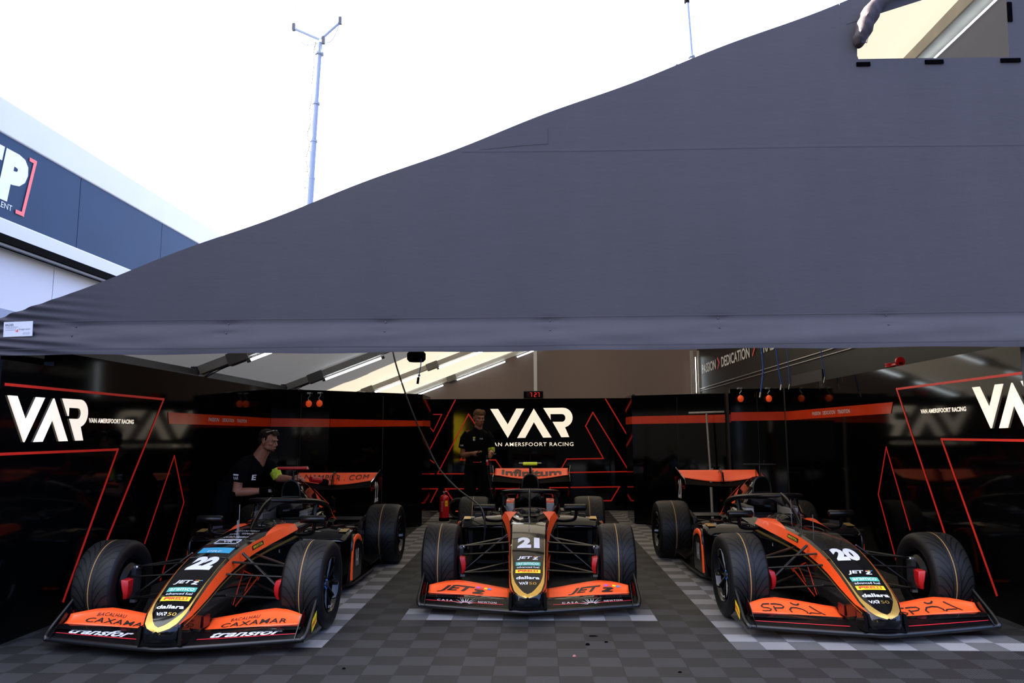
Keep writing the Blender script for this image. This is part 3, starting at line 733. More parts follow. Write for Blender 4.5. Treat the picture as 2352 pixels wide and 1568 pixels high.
# ---- white and blue hospitality building on the left
hb = empty('hospitality_building', (-6.5, 10.0, 0), label='white two-storey building with a blue banner band, upper left beyond the awning', cat='building')
mb = MB().use('white_paint'); mb.box((-2.5, -2, 5.36), (5.0, 14.4, 0.44)); mb.box((-2.5, -2, 3.98), (5.0, 14.4, 0.26))
mb.build('white_fascia', None, hb, bevel=0.02)
mb = MB().use('navy_panel')
ys = [-9.0, -5.0, -2.6, -0.03, 2.27, 5.15]
for a, b in zip(ys, ys[1:]): mb.box((-0.06, (a + b) / 2, 4.625), (0.08, b - a - 0.012, 1.03))
mb.use('void_black').box((-0.12, -2, 4.6), (0.05, 14.3, 1.1)); mb.build('blue_banner', None, hb, smooth=0)
mb = MB().use('void_black').box((-0.08, -2, 3.855), (0.22, 14.3, 0.10)); mb.use('frame_dark').box((-0.02, -2, 3.785), (0.05, 14.3, 0.03)); mb.build('gutter', None, hb, smooth=0)
mb = MB().use('white_paint')
for a, b in zip([-9, -5, -2.2, -0.2], [-5, -2.2, -0.2, 5.15]): mb.box((-0.22, (a + b) / 2, 3.42), (0.04, b - a - 0.012, 0.78))
mb.build('lower_panel', None, hb, smooth=0)
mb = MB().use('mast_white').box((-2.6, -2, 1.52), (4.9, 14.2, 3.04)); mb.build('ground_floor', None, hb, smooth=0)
mb = MB().use('white_vinyl'); F3 = lambda a, b: (-0.015, a, b)
SL = lambda a, b: (-0.015, a + (b - 4.33) * .16, b)
mb.text('P', 0.44, 0.66, SL, 0.07, u0=-1.40, v0=4.33); mb.text('T', 0.42, 0.66, SL, 0.07, u0=-1.86, v0=4.33); mb.text('DRIVEN BY TALENT', 0.92, 0.072, F3, 0.0, u0=-1.80, v0=4.235)
mb.build('banner_lettering', None, hb, smooth=0)
mb = MB().use('sign_red'); wline(mb, [(-1.085, 5.00), (-1.00, 5.00), (-1.155, 4.255), (-1.26, 4.255)], lambda a, z, d: (-0.012 + d * .0 + d, a, z), 0.05)
mb.build('banner_bracket', None, hb, smooth=0)
# unseen dark lorries behind the camera, added to keep bright sky out of reflections
ob = empty('backdrop_lorry_row', (0, -9.0, 0)); struct(ob)
mb = MB().use('truck_black')
for i, x0 in enumerate((-17, -13, -9.0, -5.0, -1.0, 3.0, 7.0, 11.0, 15.0, 19.0, 23.0)): mb.box((x0 + 2, -1.5, 2.2), (3.95, 3.0, 4.0)); mb.box((x0 + 2, -1.4, 0.15), (3.6, 2.6, 0.3))
mb.build('backdrop_lorry_side', None, ob, smooth=0, bevel=0.05)
MB().use('yellow').box((-4.3, .03, 1.25), (1.1, .04, 2.3)).build('yellow_side_panel', None, ob, smooth=0)

# ---- masts behind the tent
def strutm(mb, a, b, r): mb.tube([a, b], r, 10)
m1 = empty('antenna_mast', (-9.6, 24.0, 0), label='tall pale telescopic mast with three antenna arms, left of centre in the sky', cat='mast')
base = Vector((0.0, 0, 0)); P1 = Vector((1.905, 0, 9.2)); P2 = Vector((2.11, 0, 15.1))
mb = MB().use('mast_white'); d = (P2 - P1)
lv = [(-1.6, .125), (0.0, .125), (0.165, .125), (0.165, .108), (0.39, .108), (0.39, .092), (0.62, .092), (0.62, .078), (1.0, .078)]
mb.tube([base, P1 - d * 0.2], 0.12, 12)
for (a, ra), (b, rb) in zip(lv, lv[1:]):
    if b > a: mb.tube([P1 + d * max(a, -0.25), P1 + d * b], rb, 12)
for t in (0.165, 0.39, 0.62, 0.93): mb.tube([P1 + d * (t - 0.006), P1 + d * (t + 0.006)], 0.13 if t < .9 else .15, 12)
mb.build('telescopic_pole', None, m1)
top = P2
for tip, wire in (((1.16, 0, 15.65), 2.6), ((2.80, 0, 15.85), 2.4), ((2.38, -0.5, 14.85), 2.6)):
    mb = MB().use('mast_white'); tip = Vector(tip); strutm(mb, top + Vector((0, 0, .1)), tip, 0.048); mb.tube([tip, tip + Vector((0, 0, wire))], 0.012, 6)
    mb.use('dark_metal').box(tip + Vector((0, 0, 0.05)), (0.10, 0.1, 0.26)); mb.use('mast_white').tube(smoothline([tip, tip * .6 + top * .4 - Vector((0, 0, .38)), top], 5), 0.014, 5)
    mb.build('antenna_arm', None, m1)
mb = MB().use('dark_metal'); mb.tube(smoothline([P1 + d * t + Vector((-0.17 + 0.05 * math.sin(t * 40), -.05, 0)) for t in [i / 14 for i in range(15)]], 3), 0.018, 5); mb.build('cable', None, m1)
m2 = empty('flag_mast', (4.6, 24.0, 0), label='thin white mast with a dark fitting, above the sloping roof line right of centre', cat='mast')
mb = MB().use('mast_white'); mb.tube([(0, 0, 0), (0.80, 0, 14.0)], 0.075, 10); mb.tube([(0.80, 0, 14.0), (0.70, 0, 16.5)], 0.06, 10); mb.tube([(0.793, 0, 14.25), (0.788, 0, 14.29)], 0.12, 8); mb.build('pole', None, m2)
mb = MB().use('void_black').tube([(0.70, 0, 16.25), (0.66, 0, 17.0)], 0.09, 8); mb.build('fitting', None, m2)

# ================================================================== THE RACING CARS
# local frame of a car: x to the viewer's right, y backwards, z up, origin on the ground below the middle of the front axle
#  y, top half width, top z, shoulder x, shoulder z, orange lower x, orange lower z, bottom x, bottom z
ST = [(-.835, .012, .180, .022, .172, .028, .155, .03, .125), (-.815, .070, .196, .080, .190, .086, .155, .09, .11),
      (-.775, .108, .222, .118, .216, .124, .190, .127, .10), (-.70, .130, .268, .141, .262, .146, .232, .148, .095),
      (-.60, .137, .328, .148, .318, .152, .262, .153, .10), (-.43, .140, .415, .154, .402, .158, .315, .155, .12),
      (-.25, .143, .490, .158, .475, .163, .380, .158, .15), (-.10, .146, .537, .163, .520, .170, .425, .162, .17),
      (.10, .150, .580, .168, .562, .180, .470, .17, .16), (.30, .156, .608, .176, .590, .195, .505, .18, .14),
      (.60, .170, .632, .195, .617, .225, .540, .21, .12), (.80, .185, .643, .215, .632, .248, .560, .235, .10),
      (1.0, .205, .650, .250, .645, .285, .590, .26, .08), (1.10, .215, .650, .26, .648, .290, .60, .275, .07)]
def sec(y): return [interp(ST, y, i) for i in range(9)]
def ntop(x, y):                                  # nose top surface
    s = sec(y); wt, zt = s[1], s[2]; ax = abs(x)
    if ax <= wt: return zt + 0.006 * (1 - (ax / max(wt, .01)) ** 2)
    return zt - (zt - s[4]) * min(1, (ax - wt) / max(s[3] - wt, .001))
NY = [-.835, -.825, -.815, -.80, -.775, -.74, -.70, -.65, -.60, -.52, -.43, -.34, -.25, -.17, -.10, 0, .10, .2, .30, .45, .60, .70, .80, .90, 1.0, 1.10]
def hull_ring(y):
    _, wt, zt, ws, zs, wo, zo, wb, zb = sec(y)
    h = [(wt, zt), (ws, zs), (wo, zo), ((wo + wb) / 2 + .002, (zo + zb) / 2), (wb, zb + .02), (wb - .015, zb)]
    up = [(-wt * .5, zt + .0045), (0, zt + .006), (wt * .5, zt + .0045)]
    r = up + h + [(-a, b) for a, b in h[::-1]]
    return [(a, y, b) for a, b in r]
def tyre(width, R, parent, name, x, y, side, rimr=.205):
    mb = MB().use('tyre_tread'); n = 80; hw = width / 2
    prof = [(hw * .86, R - .013), (hw * .72, R - .005), (hw * .4, R - .001), (0, R), (-hw * .4, R - .001), (-hw * .72, R - .005), (-hw * .86, R - .013)]
    n0 = len(mb.v)
    for k in range(n):
        a = 2 * PI * k / n
        for px, pr in prof: mb.v.append((px, pr * math.sin(a), pr * math.cos(a)))
    for k in range(n):
        k2 = (k + 1) % n
        for i in range(6):
            u0, u1 = k / n * 2 * PI * R, (k + 1) / n * 2 * PI * R
            mb.face((n0 + k * 7 + i, n0 + k2 * 7 + i, n0 + k2 * 7 + i + 1, n0 + k * 7 + i + 1),
                    [(u0, prof[i][0]), (u1, prof[i][0]), (u1, prof[i + 1][0]), (u0, prof[i + 1][0])])
    mb.use('tyre_side')
    for s in (1, -1):
        mb.lathe([(R - .013, s * hw * .86), (R - .026, s * hw * .96), (R - .055, s * hw * 1.0), (R - .09, s * hw * .99), (rimr + .012, s * hw * .93), (rimr, s * hw * .90), (rimr - .01, s * hw * .80)], axis='X', n=80, caps=False)
    t = mb.build('tyre', None, parent, smooth=40); t.location = (x, y, R); t.name = name
    r = MB().use('gloss_black'); so = side
    r.lathe([(rimr - .002, so * hw * .93), (rimr - .006, so * hw * .95), (rimr - .014, so * hw * .90), (rimr - .02, so * hw * .55), (rimr - .024, -so * hw * .85), (rimr - .004, -so * hw * .93)], axis='X', n=48, caps=False)
    for k in range(10):
        a = 2 * PI * k / 10; c, s_ = math.cos(a), math.sin(a)
        r.tube([(so * hw * .62, .045 * c, .045 * s_), (so * hw * .70, .10 * c, .10 * s_), (so * hw * .74, (rimr - .018) * c, (rimr - .018) * s_)], [.016, .011, .013], 6)
    r.lathe([(.001, so * hw * .66), (.055, so * hw * .64), (.060, so * hw * .40), (.08, so * hw * .2), (.0, so * hw * .18)], axis='X', n=24, caps=False)
    ro = r.build('wheel_rim', None, t, smooth=40)
    q = MB().use('dark_metal'); q.lathe([(.026, so * hw * .62), (.024, so * hw * .76), (.014, so * hw * .79), (.001, so * hw * .79)], axis='X', n=12); q.use('sky_blue').lathe([(.040, so * hw * .665), (.040, so * hw * .68), (.027, so * hw * .68)], axis='X', n=16, caps=False); q.use('dark_metal')
    q.lathe([(.155, -so * hw * .1), (.155, -so * hw * .2), (.09, -so * hw * .2), (.09, -so * hw * .1)], axis='X', n=32, caps=False)
    q.build('wheel_nut', None, t)
    q = MB().use('white_vinyl'); q.text('OZ Racing', .13, .022, lambda a, b: (so * (hw * .965), so * (rimr * .0 + a), -rimr * .80 + b), .01)
    # lettering lies on the rim well; bend it round the rim
    for i, p in enumerate(q.v):
        a = p[1] / (rimr - .03); rr = (rimr - .03) + (p[2] + rimr * .80) * -1 + .0
        q.v[i] = (so * hw * .90, rr * math.sin(a), -rr * math.cos(a))
    if parent.get('oz', 1): q.build('rim_lettering', None, t, smooth=0)
    return t
def arm(mb, a, b, r=.013, fl=(1.5, .6)): mb.tube([a, b], r, 8, flat=fl)
FLAP = [(.155, -.50, .105, -.335, .152), (.25, -.50, .112, -.325, .165), (.38, -.50, .122, -.31, .185), (.50, -.50, .132, -.30, .204), (.60, -.50, .140, -.30, .216), (.70, -.50, .147, -.335, .216), (.78, -.495, .150, -.38, .207), (.835, -.49, .152, -.42, .20)]
def flap_pt(x, v, off=0.0):                      # v: 0 leading edge .. 1 trailing edge
    s = 1 if x > 0 else -1; ax = abs(x); a = [interp(FLAP, ax, i) for i in range(5)]
    y = a[1] + (a[3] - a[1]) * v; z = a[2] + (a[4] - a[2]) * v - 0.010 * math.sin(v * PI) * 1.0
    return Vector((x, y - off, z + off))
def main_pt(x, v, off=0.0):
    ax = abs(x); y0 = -.79 + .20 * (ax / .88) ** 1.2; z0 = .072 + .012 * (ax / .88)
    y1 = -.50; z1 = .105 + .03 * (ax / .88)
    return Vector((x, y0 + (y1 - y0) * v, z0 + (z1 - z0) * v + .010 * math.sin(v * PI) + off))
def stroke(mb, pts, wd, f):                      # ribbon of width wd along a 2D polyline
    n = len(pts); L_ = []; R_ = []
    for i in range(n):
        a = Vector(pts[max(i - 1, 0)]); b = Vector(pts[min(i + 1, n - 1)]); d = (b - a).normalized(); nn = Vector((-d.y, d.x)) * wd / 2
        p = Vector(pts[i]); L_.append(p + nn); R_.append(p - nn)
    n0 = len(mb.v)
    for p, q in zip(L_, R_): mb.v.append(tuple(f(p.x, p.y))); mb.v.append(tuple(f(q.x, q.y)))
    for i in range(n - 1): mb.face((n0 + 2 * i, n0 + 2 * i + 1, n0 + 2 * i + 3, n0 + 2 * i + 2))
def car(num, loc, rz, label, flaptext, maintext, wingtext, bar):
    C = empty('racing_car', loc, rz, label, 'racing car', 'open wheel racing cars parked nose out')
    # --- nose cone and survival cell
    NT = lambda u, v: (u, v, ntop(u, v) + .0022)
    def hull(name, ys, cap):
        mb = MB().use('gloss_black'); mb.loft([hull_ring(y) for y in ys], cap=cap); return mb.build(name, None, C, smooth=32)
    nose = hull('nose_cone', [y for y in NY if y <= -.10], (True, False))
    cell = hull('survival_cell', [y for y in NY if y >= -.10], (False, True))
    for par, y0, y1 in ((nose, -.79, -.10), (cell, -.10, 1.10)):
        for s in (-1, 1):
            mb = MB().use('orange'); rows = []
            n = 26
            for i in range(n + 1):
                y = y0 + (y1 - y0) * i / n; _, wt, zt, ws, zs, wo, zo, wb, zb = sec(y)
                k = min(1, max(0.0, (y + .79) / .12)); zz = zs + (zo - zs) * k; ww = ws + (wo - ws) * k
                pts = []
                e_ = min(1, max(0, (y - .55) / .45))            # near the cockpit the colour wraps onto the top
                xi = ws - (ws - max(wt - .075, .10)) * e_; zi = zs if e_ < .02 else None
                if e_ >= .02:
                    for t in (0, .33, .66):
                        xx = xi + (ws - xi) * t; pts.append((s * xx, y, ntop(xx, y) + .002))
                else:
                    pts += [(s * (ws + .0015), y, zs + .0012)] * 3
                pts.append((s * (ws + .002), y, zs + .0015)); pts.append((s * ((ws + ww) / 2 + .0025), y, (zs + zz) / 2)); pts.append((s * (ww + .002), y, zz))
                rows.append(pts)
            mb.loft(rows, closed=False); mb.build('orange_side_panel', None, par, smooth=30)
            mb = MB().use('gold'); rows = []
            for i in range(n + 1):
                y = max(y0, -.74) + (y1 - max(y0, -.74)) * i / n; _, wt, zt, ws, zs, wo, zo, wb, zb = sec(y)
                def lo(t): return (s * (wo + ((wo + wb) / 2 + .002 - wo) * t * 2 + .0018), y, zo + (zb - zo) * t)
                rows.append([lo(.08), lo(.125)])
            mb.loft(rows, closed=False); mb.build('gold_side_line', None, par, smooth=30)
    # gold edging of the nose top, widening to a pointed tip
    mb = MB().use('gold')
    for s in (-1, 1):
        rows = []
        for i in range(31):
            y = -.835 + (-.12 + .835) * (i / 30) ** 1.25; wt = sec(y)[1]
            wd = .0035 + .0 + .010 * max(0, min(1, (-.35 - y) / .2)) + .045 * max(0, min(1, (-.62 - y) / .16)) ** 1.5
            xo = wt; xin = max(0.0, wt - wd)
            if y < -.795: xin = 0
            rows.append([(s * xo, y, ntop(xo, y) + .0018), (s * (xo + xin) / 2, y, ntop((xo + xin) / 2, y) + .0018), (s * xin, y, ntop(xin, y) + .0018)])
        mb.loft(rows, closed=False)
    mb.build('gold_edging', None, nose, smooth=30)
    sh = .18 if num == '22' else 0.0
    mb = MB(.03).use('white_vinyl')
    mb.text(num, .192, .19, NT, .070, shear=sh, u0=0.002, v0=-.285, spacing=1.04); mb.build('race_number', None, nose, smooth=0)
    mb = MB(.03)
    mb.use('white_vinyl').text('JET', .125, .045, NT, .03, shear=.2, u0=-.028, v0=-.452)
    mb.poly([(.040, -.452), (.080, -.452), (.084, -.444), (.060, -.444), (.084, -.425), (.078, -.418), (.046, -.418), (.044, -.426), (.062, -.426), (.036, -.447)], NT)
    for k, cname in enumerate(('sign_red', 'yellow', 'sky_blue')): mb.use(cname).poly([(.050 + k * .018, -.411), (.066 + k * .018, -.411), (.067 + k * .018, -.405), (.051 + k * .018, -.405)], NT)
    mb.build('top_sticker', None, nose, smooth=0)
    mb = MB(.03)
    NT2 = lambda u, v: (u, v, ntop(u, v) + .0032)
    def plate(m_, x0, x1, y0, y1):
        mb.use(m_); mb.grid(4, 2, lambda u, v: NT(x0 + (x1 - x0) * u, y0 + (y1 - y0) * v))
    plate('teal', -.102, .102, -.521, -.479); mb.use('white_vinyl').text('aramco', .175, .026, NT2, .012, v0=-.513)
    mb.use('white_vinyl').text('advanced fuel', .185, .022, NT, .004, v0=-.550); mb.build('fuel_sticker', None, nose, smooth=0)
    mb = MB(.03); plate('yellow', -.102, .102, -.605, -.566)
    mb.use('red_vinyl').text('IRELLI', .125, .021, NT2, .03, u0=.018, v0=-.597); mb.poly([(-.082, -.597), (-.070, -.597), (-.070, -.583), (-.050, -.588), (-.044, -.581), (-.050, -.576), (.084, -.576), (.084, -.572), (-.082, -.572)], NT2); mb.build('tyre_maker_sticker', None, nose, smooth=0)
    mb = MB(.03).use('white_vinyl'); mb.text('dallara', .19, .030, NT, .03, v0=-.668); mb.build('chassis_maker_lettering', None, nose, smooth=0)
    mb = MB(.03).use('white_vinyl'); logo(mb, NT, .075, u0=-.035, v0=-.722); mb.use('gold').text('50', .058, .025, NT, .0, u0=.040, v0=-.722); mb.build('team_anniversary_lettering', None, nose, smooth=0)
    # joint lines and hatch outline on the cell top
    mb = MB().use('dark_metal')
    mb.tube([(x, -.10 + .012 * math.cos(x * 20), ntop(x, -.10) + .001) for x in [i * .02 - .14 for i in range(15)]], .0022, 4)
    mb.tube([(.09 * math.cos(a), .45 + .13 * math.sin(a), ntop(.09 * math.cos(a), .45 + .13 * math.sin(a)) + .001) for a in [i * PI / 12 for i in range(24)]], .002, 4, closed=True)
    mb.build('hatch_outline', None, cell)
    mb = MB(.03)
    if num == '22':
        mb.use('blue_vinyl'); mb.grid(6, 3, lambda u, v: NT(-.125 + .25 * u, -.02 + .11 * v)); mb.use('white_vinyl').text('PRF', .11, .035, NT2, .0, v0=-.008); mb.build('blue_sticker', None, cell, smooth=0)
        for tx, v0, hh in (('OURO NEGRO', .38, .05), ('transfor   NAMPUR', .50, .05), ('BACALHAU', .62, .05)): MB(.03).use('white_vinyl').text(tx, .2, hh, NT, .0, v0=v0).build('cell_lettering', None, cell, smooth=0)
        mb = MB(.03).use('white_vinyl'); wline(mb, [(-.09, .20), (.09, .20), (.09, .30), (-.09, .30), (-.09, .20)], lambda a, b, d=0: (a, b, ntop(a, b) + .002 + d), .008); mb.text('VR', .08, .05, NT, .01, v0=.225); mb.build('boxed_lettering', None, cell, smooth=0)
    for s in (-1, 1):
        if num != '21':
            SD = lambda u, v, s=s: (s * (interp(ST, u, 5) + .0045 - (interp(ST, u, 6) - v) * .12 * 0), u, v)
            def W(a, b, o=.005, s=s):
                y = .38 + (a if s > 0 else -a); q = sec(y); t = .45 - b / .12
                return Vector((s * (q[3] + (q[5] - q[3]) * t + o), y, q[4] + (q[6] - q[4]) * t + o * .3))
            mb = MB(.03).use('black_vinyl'); mb.grid(6, 2, lambda u, v: W(-.10 + .20 * u, -.024 + .048 * v)); mb.use('yellow').text('BRISTOL', .165, .026, lambda a, b: W(a, b, .007), .01, v0=-.013); mb.build('side_sticker', None, cell, smooth=0)
        S2 = lambda a, b, s=s: (s * .232, (.75 + a) if s > 0 else (.75 - a), .43 + b)
        mb = MB().use('white_vinyl'); mb.text('VAR', .06, .03, lambda a, b: (s * (.243), (.78 + a) if s > 0 else (.78 - a), .44 + b), .01); mb.build('side_lettering', None, cell, smooth=0)
        mb = MB().use('stripe_orange'); g = lambda a, b, d=0.0: (s * (interp(ST, a, 7) + .006 + d), a, b)
        wline(mb, [(-.02, .18), (.14, .40), (.40, .30), (.02, .16)], g, .010); wline(mb, [(.18, .24), (.34, .38), (.56, .44)], g, .008); wline(mb, [(.40, .28), (.52, .36)], g, .008)
        mb.build('side_pattern', None, cell, smooth=0)
    # pitot tubes and little aerials in front of the cockpit
    mb = MB().use('metal')
    for x, y, h in ((0, .42, .13),) if num == '21' else ((0.0, .42, .13), (-.05, .56, .11), (-.09, .68, .22)): mb.tube([(x, y, ntop(x, y)), (x, y, ntop(x, y) + h)], .0028, 5)
    if num == '21': mb.tube([(0, .42, ntop(0, .42) + .12), (0, .34, ntop(0, .42) + .12)], .003, 5)
    mb.build('pitot_tube', None, cell)
    # --- rest of the body: cockpit sides, opening, bulkhead
    mb = MB().use('gloss_black')
    for s in (-1, 1):
        rings = []
        for y, xo, zt, xi in ((1.09, .29, .648, .215), (1.25, .31, .655, .235), (1.45, .33, .68, .25), (1.7, .345, .715, .255), (1.95, .33, .72, .25), (2.2, .26, .68, .12), (2.6, .20, .56, .02)):
            rings.append([(s * xi, y, .12), (s * (xi), y, zt - .01), (s * (xi + .02), y, zt), (s * (xo - .05), y, zt - .004), (s * (xo - .015), y, zt - .04), (s * xo, y, zt - .12), (s * (xo + .01), y, .30), (s * (xo - .01), y, .10)])
        mb.loft(rings)
    mb.build('cockpit_side', None, C, smooth=40)
    mb = MB().use('void_black'); mb.box((0, 1.6, .20), (.50, 1.0, .2)); mb.box((0, 1.98, .50), (.52, .06, .42), rx=-.2)
    mb.build('cockpit_well', None, C, smooth=0)
    mb = MB().use('carbon_mat'); mb.box((0, 1.88, .66), (.30, .08, .16), rx=-.15); mb.box((0, 1.75, .45), (.36, .10, .34), rx=-.35); mb.build('driver_seat', None, C, bevel=.02)
    mb = MB().use('carbon_mat'); mb.lathe([(.075, 0), (.085, .012), (.075, .024), (.06, .012)], (0, 1.27, .60), 'Y', 20, caps=False); mb.box((0, 1.28, .60), (.13, .02, .07)); mb.use('metal').box((0, 1.268, .605), (.05, .006, .03)); mb.build('steering_wheel', None, C)
    for s in (-1, 1):
        mb = MB().use('frame_dark' if num == '22' else 'frame_grey'); mb.box((s * .222, 1.66, .640), (.085, .40, .135)); h = mb.build('headrest_pad', None, C, bevel=.012)
        mb = MB().use('orange' if num == '21' else 'frame_dark'); mb.box((s * .222, 1.66, .715), (.082, .38, .016)); mb.use('black_vinyl')
        for k in range(5): mb.box((s * (.200 + .012 * k), 1.55 + .06 * k, .724), (.05, .012, .002), rz=.5 - .3 * k)
        mb.build('pad_top', None, h)
        if num == '20':
            mb = MB().use('purple'); mb.tube([(s * .222 + .028 * math.cos(a), 1.457, .640 + .036 * math.sin(a)) for a in [-2.2 + i * .35 for i in range(14)]], .006, 5); mb.build('pad_emblem', None, h)
    # deflector screen round the cockpit lip
    mb = MB().use('clear_glass')
    mb.grid(20, 3, lambda u, v: ((.20 - .02 * v) * math.sin((u - .5) * 2.6), 1.10 - (.20 - .05 * v) * math.cos((u - .5) * 2.6) * .9 + .02, .648 + .055 * v * math.cos((u - .5) * 2.2)))
    o = mb.build('deflector_screen', None, C); o.modifiers.new('thick', 'SOLIDIFY').thickness = .003
    mb = MB().use('gloss_black'); mb.ball((0, 1.02, .648), (.12, .10, .055), 8); mb.build('dash_cowl', None, C)
    # --- halo
    mb = MB().use('carbon')
    half = [(0.0, 1.18, .852), (.09, 1.20, .850), (.19, 1.27, .842), (.262, 1.40, .828), (.298, 1.58, .808), (.308, 1.78, .775), (.300, 1.95, .735), (.29, 2.05, .70)]
    pts = [(-a, b, c) for a, b, c in half[:0:-1]] + half
    mb.tube(smoothline(pts, 5), .029, 12, flat=(1.2, .92))
    mb.tube(smoothline([(0, .72, .630), (0, .79, .690), (0, .90, .760), (0, 1.03, .822), (0, 1.19, .856)], 4), .020, 12, flat=(.60, 1.45))
    HP = [(0, 1.19, .852), (.09, 1.20, .850), (.19, 1.27, .842), (.262, 1.40, .828)]
    rg = []
    for i in range(25):                              # curved web between the centre strut and the hoop
        x = -.19 + .38 * i / 24; ax = min(.19, abs(x)); yy = interp(HP, ax, 1); zz = interp(HP, ax, 2); dp = .016 + .085 * (1 - ax / .19) ** 2.2; fw_ = .020 + .03 * (1 - ax / .19) ** 3
        rg.append([(x, yy - fw_, zz - .002), (x, yy - .005, zz + .020), (x, yy + .02, zz + .006), (x, yy + .010 - dp * .3, zz - dp), (x, yy - fw_ - dp * .45, zz - dp * .9)])
    mb.loft(rg)
    for s in (-1, 1):
        mb.tube([(s * .29, 2.05, .70), (s * .285, 2.12, .60)], .030, 8); mb.tube([(s * .296, 1.62, .80), (s * .29, 1.56, .62)], [.014, .024], 8, flat=(1.3, .8))
    halo = mb.build('halo', None, C, smooth=45)
    mb = MB().use('metal'); mb.ball((0, .735, .652), .011, 6); mb.ball((0, .715, .625), .009, 6); mb.build('halo_bolt', None, halo)
    # --- roll hoop, air intake and engine cover
    mb = MB().use('gloss_black'); rings = []
    for y, zt, w_, zb, wb in ((1.76, 1.005, .100, .66, .13), (1.90, 1.000, .105, .60, .17), (2.10, .955, .100, .56, .22), (2.35, .87, .085, .50, .24), (2.65, .745, .062, .44, .22), (2.95, .62, .045, .38, .17), (3.25, .52, .03, .34, .10), (3.45, .46, .02, .32, .06)):
        r = []
        for k in range(13):
            t = k / 12 * PI; c_, s_ = math.cos(t), math.sin(t)
            hgt = zb + (zt - zb) * (s_ ** .55 if s_ > 0 else 0)
            tt = (hgt - zb) / (zt - zb); ww = (wb + (w_ - wb) * min(1, tt * 1.6)) * (abs(c_) ** .6 if tt > .55 else 1)
            r.append((ww * (1 if c_ > 0 else -1) if abs(c_) > 1e-6 else 0, y, hgt))
        rings.append(r)
    mb.loft(rings); cover = mb.build('engine_cover', None, C, smooth=50)
    def hoop(r, y, z0=.838, zt=1.0, w_=.092):
        pts = [(-w_, y, z0)]
        for k in range(1, 14):
            t = PI - PI * k / 14; pts.append((w_ * math.cos(t) * (1 if True else 1), y, z0 + (zt - z0) * max(.0, math.sin(t)) ** .62))
        pts.append((w_, y, z0)); return pts
    mb = MB().use('edge_grey'); mb.tube(hoop(.01, 1.745), .011, 8); mb.tube([(-.092, 1.745, .838), (.092, 1.745, .838)], .011, 8); mb.build('intake_rim', None, cover)
    mb = MB().use('void_black'); p = hoop(.01, 1.752); mb.poly([(a, c) for a, _, c in p], lambda a, b: (a, 1.752, b)); mb.build('intake_mouth', None, cover, smooth=0)
    for s in (-1, 1):
        mb = MB().use('orange'); EC = lambda y, z: (s * (.012 + interp([(1.9, .13), (2.1, .145), (2.35, .145), (2.65, .13), (2.95, .10), (3.25, .07)], y, 1) + (.72 - z) * .16), y, z)
        mb.poly([(2.12, .86), (2.58, .62), (2.50, .60), (2.22, .66)], EC); wline(mb, [(2.10, .89), (2.60, .69), (2.80, .52), (2.50, .56)], lambda a, b, d=0: EC(a, b), .010); wline(mb, [(2.42, .75), (2.45, .69)], lambda a, b, d=0: EC(a, b), .008); wline(mb, [(2.50, .72), (2.53, .66)], lambda a, b, d=0: EC(a, b), .008)
        mb.poly([(2.66, .60), (2.90, .50), (2.86, .49)], EC)
        mb.use('white_vinyl').text('VAR', .1, .04, lambda a, b: EC(2.2 + s * a, .60 + b), .01); mb.use('blue_vinyl').poly([(2.33, .60), (2.47, .60), (2.47, .64), (2.33, .64)], EC); mb.build('cover_pattern', None, cover, smooth=0)
    # camera bar on its post
    mb = MB().use('carbon'); mb.tube([(0, 1.80, .99), (0, 1.80, 1.12)], .012, 8, flat=(1, 1.6)); mb.tube([(0, 1.93, .99), (0, 1.93, 1.22)], .0035, 5); cp = mb.build('camera_post', None, C)
    mb = MB()
    if bar == 'neon':
        mb.use('neon').box((0, 1.80, 1.118), (.165, .07, .036)); mb.use('frame_grey').box((0, 1.80, 1.125), (.262, .055, .012)); mb.use('neon').tube([(-.082, 1.77, 1.118), (.082, 1.77, 1.118)], .019, 8)
    elif bar == 'red':
        mb.use('red_duct').loft([[(-.155, 1.775, 1.112), (-.155, 1.775, 1.135), (-.155, 1.84, 1.135), (-.155, 1.84, 1.112)], [(.150, 1.775, 1.108), (.135, 1.775, 1.138), (.135, 1.85, 1.138), (.150, 1.85, 1.108)]]); mb.tube([(-.155, 1.775, 1.122), (.14, 1.775, 1.122)], .016, 8)
    else:
        mb.use('carbon').box((0, 1.80, 1.128), (.325, .07, .014)); mb.tube([(.05, 1.8, 1.13), (.05, 1.8, 1.17)], .003, 5); mb.tube([(.0, 1.8, 1.13), (.0, 1.8, 1.17)], .003, 5)
    mb.build('camera_bar', None, cp, bevel=.004)
    # --- sidepods with their shelf, arch and floor
    for s in (-1, 1):
        mb = MB().use('gloss_black'); rings = []
        for y, xi, xo, z0, z1, rl in ((1.13, .285, .700, .478, .488, .3), (1.155, .275, .725, .464, .522, .3), (1.23, .27, .742, .458, .562, .3), (1.36, .27, .745, .458, .580, .3), (1.6, .27, .74, .455, .555, .3), (2.0, .25, .70, .40, .50, .3), (2.4, .22, .56, .30, .42, .3), (2.8, .14, .36, .22, .34, .3)):
            rings.append([(s * xi, y, z0), (s * xi, y, z1 + .01), (s * (xi + (xo - xi) * .5), y, z1 + .006), (s * (xo - .05), y, z1 - .004), (s * (xo - .01), y, z1 - .022), (s * xo, y, (z0 + z1) / 2), (s * (xo - .02), y, z0)])
        mb.loft(rings); pod = mb.build('sidepod', None, C, smooth=45)
        mb = MB().use('carbon_mat'); rings = []
        for y, xo, z0, z1 in ((1.22, .66, .10, .49), (1.5, .70, .08, .48), (2.0, .62, .08, .42), (2.4, .46, .08, .33), (2.85, .26, .08, .26)):
            rings.append([(s * .2, y, z0), (s * .2, y, z1), (s * (xo - .03), y, z1), (s * xo, y, z1 - .05), (s * (xo - .02), y, z0 + .08), (s * (xo - .10), y, z0)])
